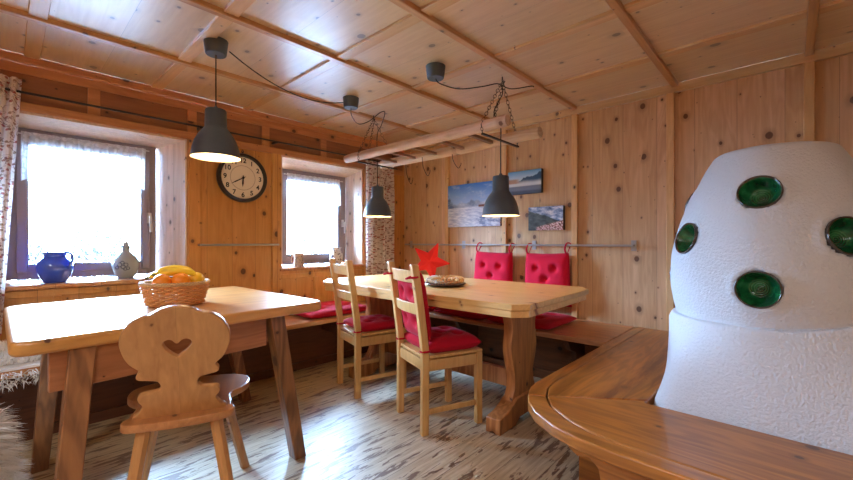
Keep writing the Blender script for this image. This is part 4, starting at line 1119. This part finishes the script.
for k, (x, y, h, w) in enumerate(((-7.4, .15, 1.72, .8), (-7.8, 1.02, 1.9, .85), (-7.3, 1.86, 1.75, .75), (-8.6, 2.75, 1.6, .8), (-8.4, 5.0, 1.75, 1.0))):
    shrub(('leafy shrub outside, seen above the blue jug', 'tallest leafy shrub outside, seen between the two jugs', 'leafy shrub outside, seen above the grey stoneware jug',
           'leafy shrub outside at the handle side of the window with the jugs', 'leafy shrub outside the window with the tankard')[k], x, y, h, w, 11+k)

# ------------------------------------------------------------------ light
w = bpy.data.worlds.new('sky'); SC.world = w; w.use_nodes = True
bg = w.node_tree.nodes['Background']; bg.inputs[0].default_value = (.78, .89, 1.0, 1); bg.inputs[1].default_value = 1.0
wt = w.node_tree; tc_ = wt.nodes.new('ShaderNodeTexCoord'); sx_ = wt.nodes.new('ShaderNodeSeparateXYZ'); mr_ = wt.nodes.new('ShaderNodeMapRange')
mr_.interpolation_type = 'SMOOTHSTEP'; wt.links.new(tc_.outputs['Generated'], sx_.inputs[0]); wt.links.new(sx_.outputs[2], mr_.inputs[0])
for i_, v_ in enumerate((-.05, .35, 75.0, 340.0)): mr_.inputs[i_+1].default_value = v_
wt.links.new(mr_.outputs[0], bg.inputs[1]); bg.inputs[0].default_value = (.38, .62, 1.0, 1)
def area(name, loc, rot, sx, sy, e, col=(1, 1, 1), portal=False):
    l = bpy.data.lights.new(name, 'AREA'); l.shape = 'RECTANGLE'; l.size = sx; l.size_y = sy; l.energy = e; l.color = col
    if portal: l.cycles.is_portal = True
    o = bpy.data.objects.new(name, l); COL.objects.link(o); o.location = loc; o.rotation_euler = rot; return o
area('window_portal', (WX-.07, .42, 1.33), (0, -PI/2, 0), 1.0, .82, 1, portal=True)
area('window_portal', (WX-.07, 2.2, 1.33), (0, -PI/2, 0), .98, .82, 1, portal=True)
# added fill lights, unseen behind the camera, built as flat ceiling panels
for x_, y_, e_ in ((-1.0, -1.4, 42), (1.0, -.6, 36)):
    cl_ = thing('added_fill_panel', 'added flat white fill light, unseen behind the camera, the one %s' % ('nearer the window wall' if x_ < 0 else 'nearer the stove side'), 'lamp', (x_, y_, ZC-.034))
    MB().box(-.38, .38, -.28, .28, -.03, 0).build('housing', M['white_metal'], cl_, bevel=.004)
    area('added_fill_lamp', (x_, y_, ZC-.068), (0, 0, 0), .7, .5, e_, (.97, .97, 1)).parent = None

# ------------------------------------------------------------------ camera
cd = bpy.data.cameras.new('camera'); cam = bpy.data.objects.new('camera', cd); COL.objects.link(cam)
cam.location = (0, 0, 1.08); cam.rotation_euler = (PI/2, 0, math.radians(42.9)); cd.lens = 36*393/853; cd.sensor_width = 36
cd.shift_y = 2/853; cd.clip_start = .02; SC.camera = cam
vs_ = SC.view_settings; vs_.view_transform = 'Standard'; vs_.look = 'None'; vs_.gamma = 1; vs_.use_curve_mapping = False; vs_.exposure = -0.35
SC.cycles.max_bounces = 10; SC.cycles.diffuse_bounces = 6; SC.cycles.glossy_bounces = 5; SC.cycles.transparent_max_bounces = 16
SC.cycles.sample_clamp_indirect = 8; SC.cycles.caustics_reflective = False; SC.cycles.caustics_refractive = False
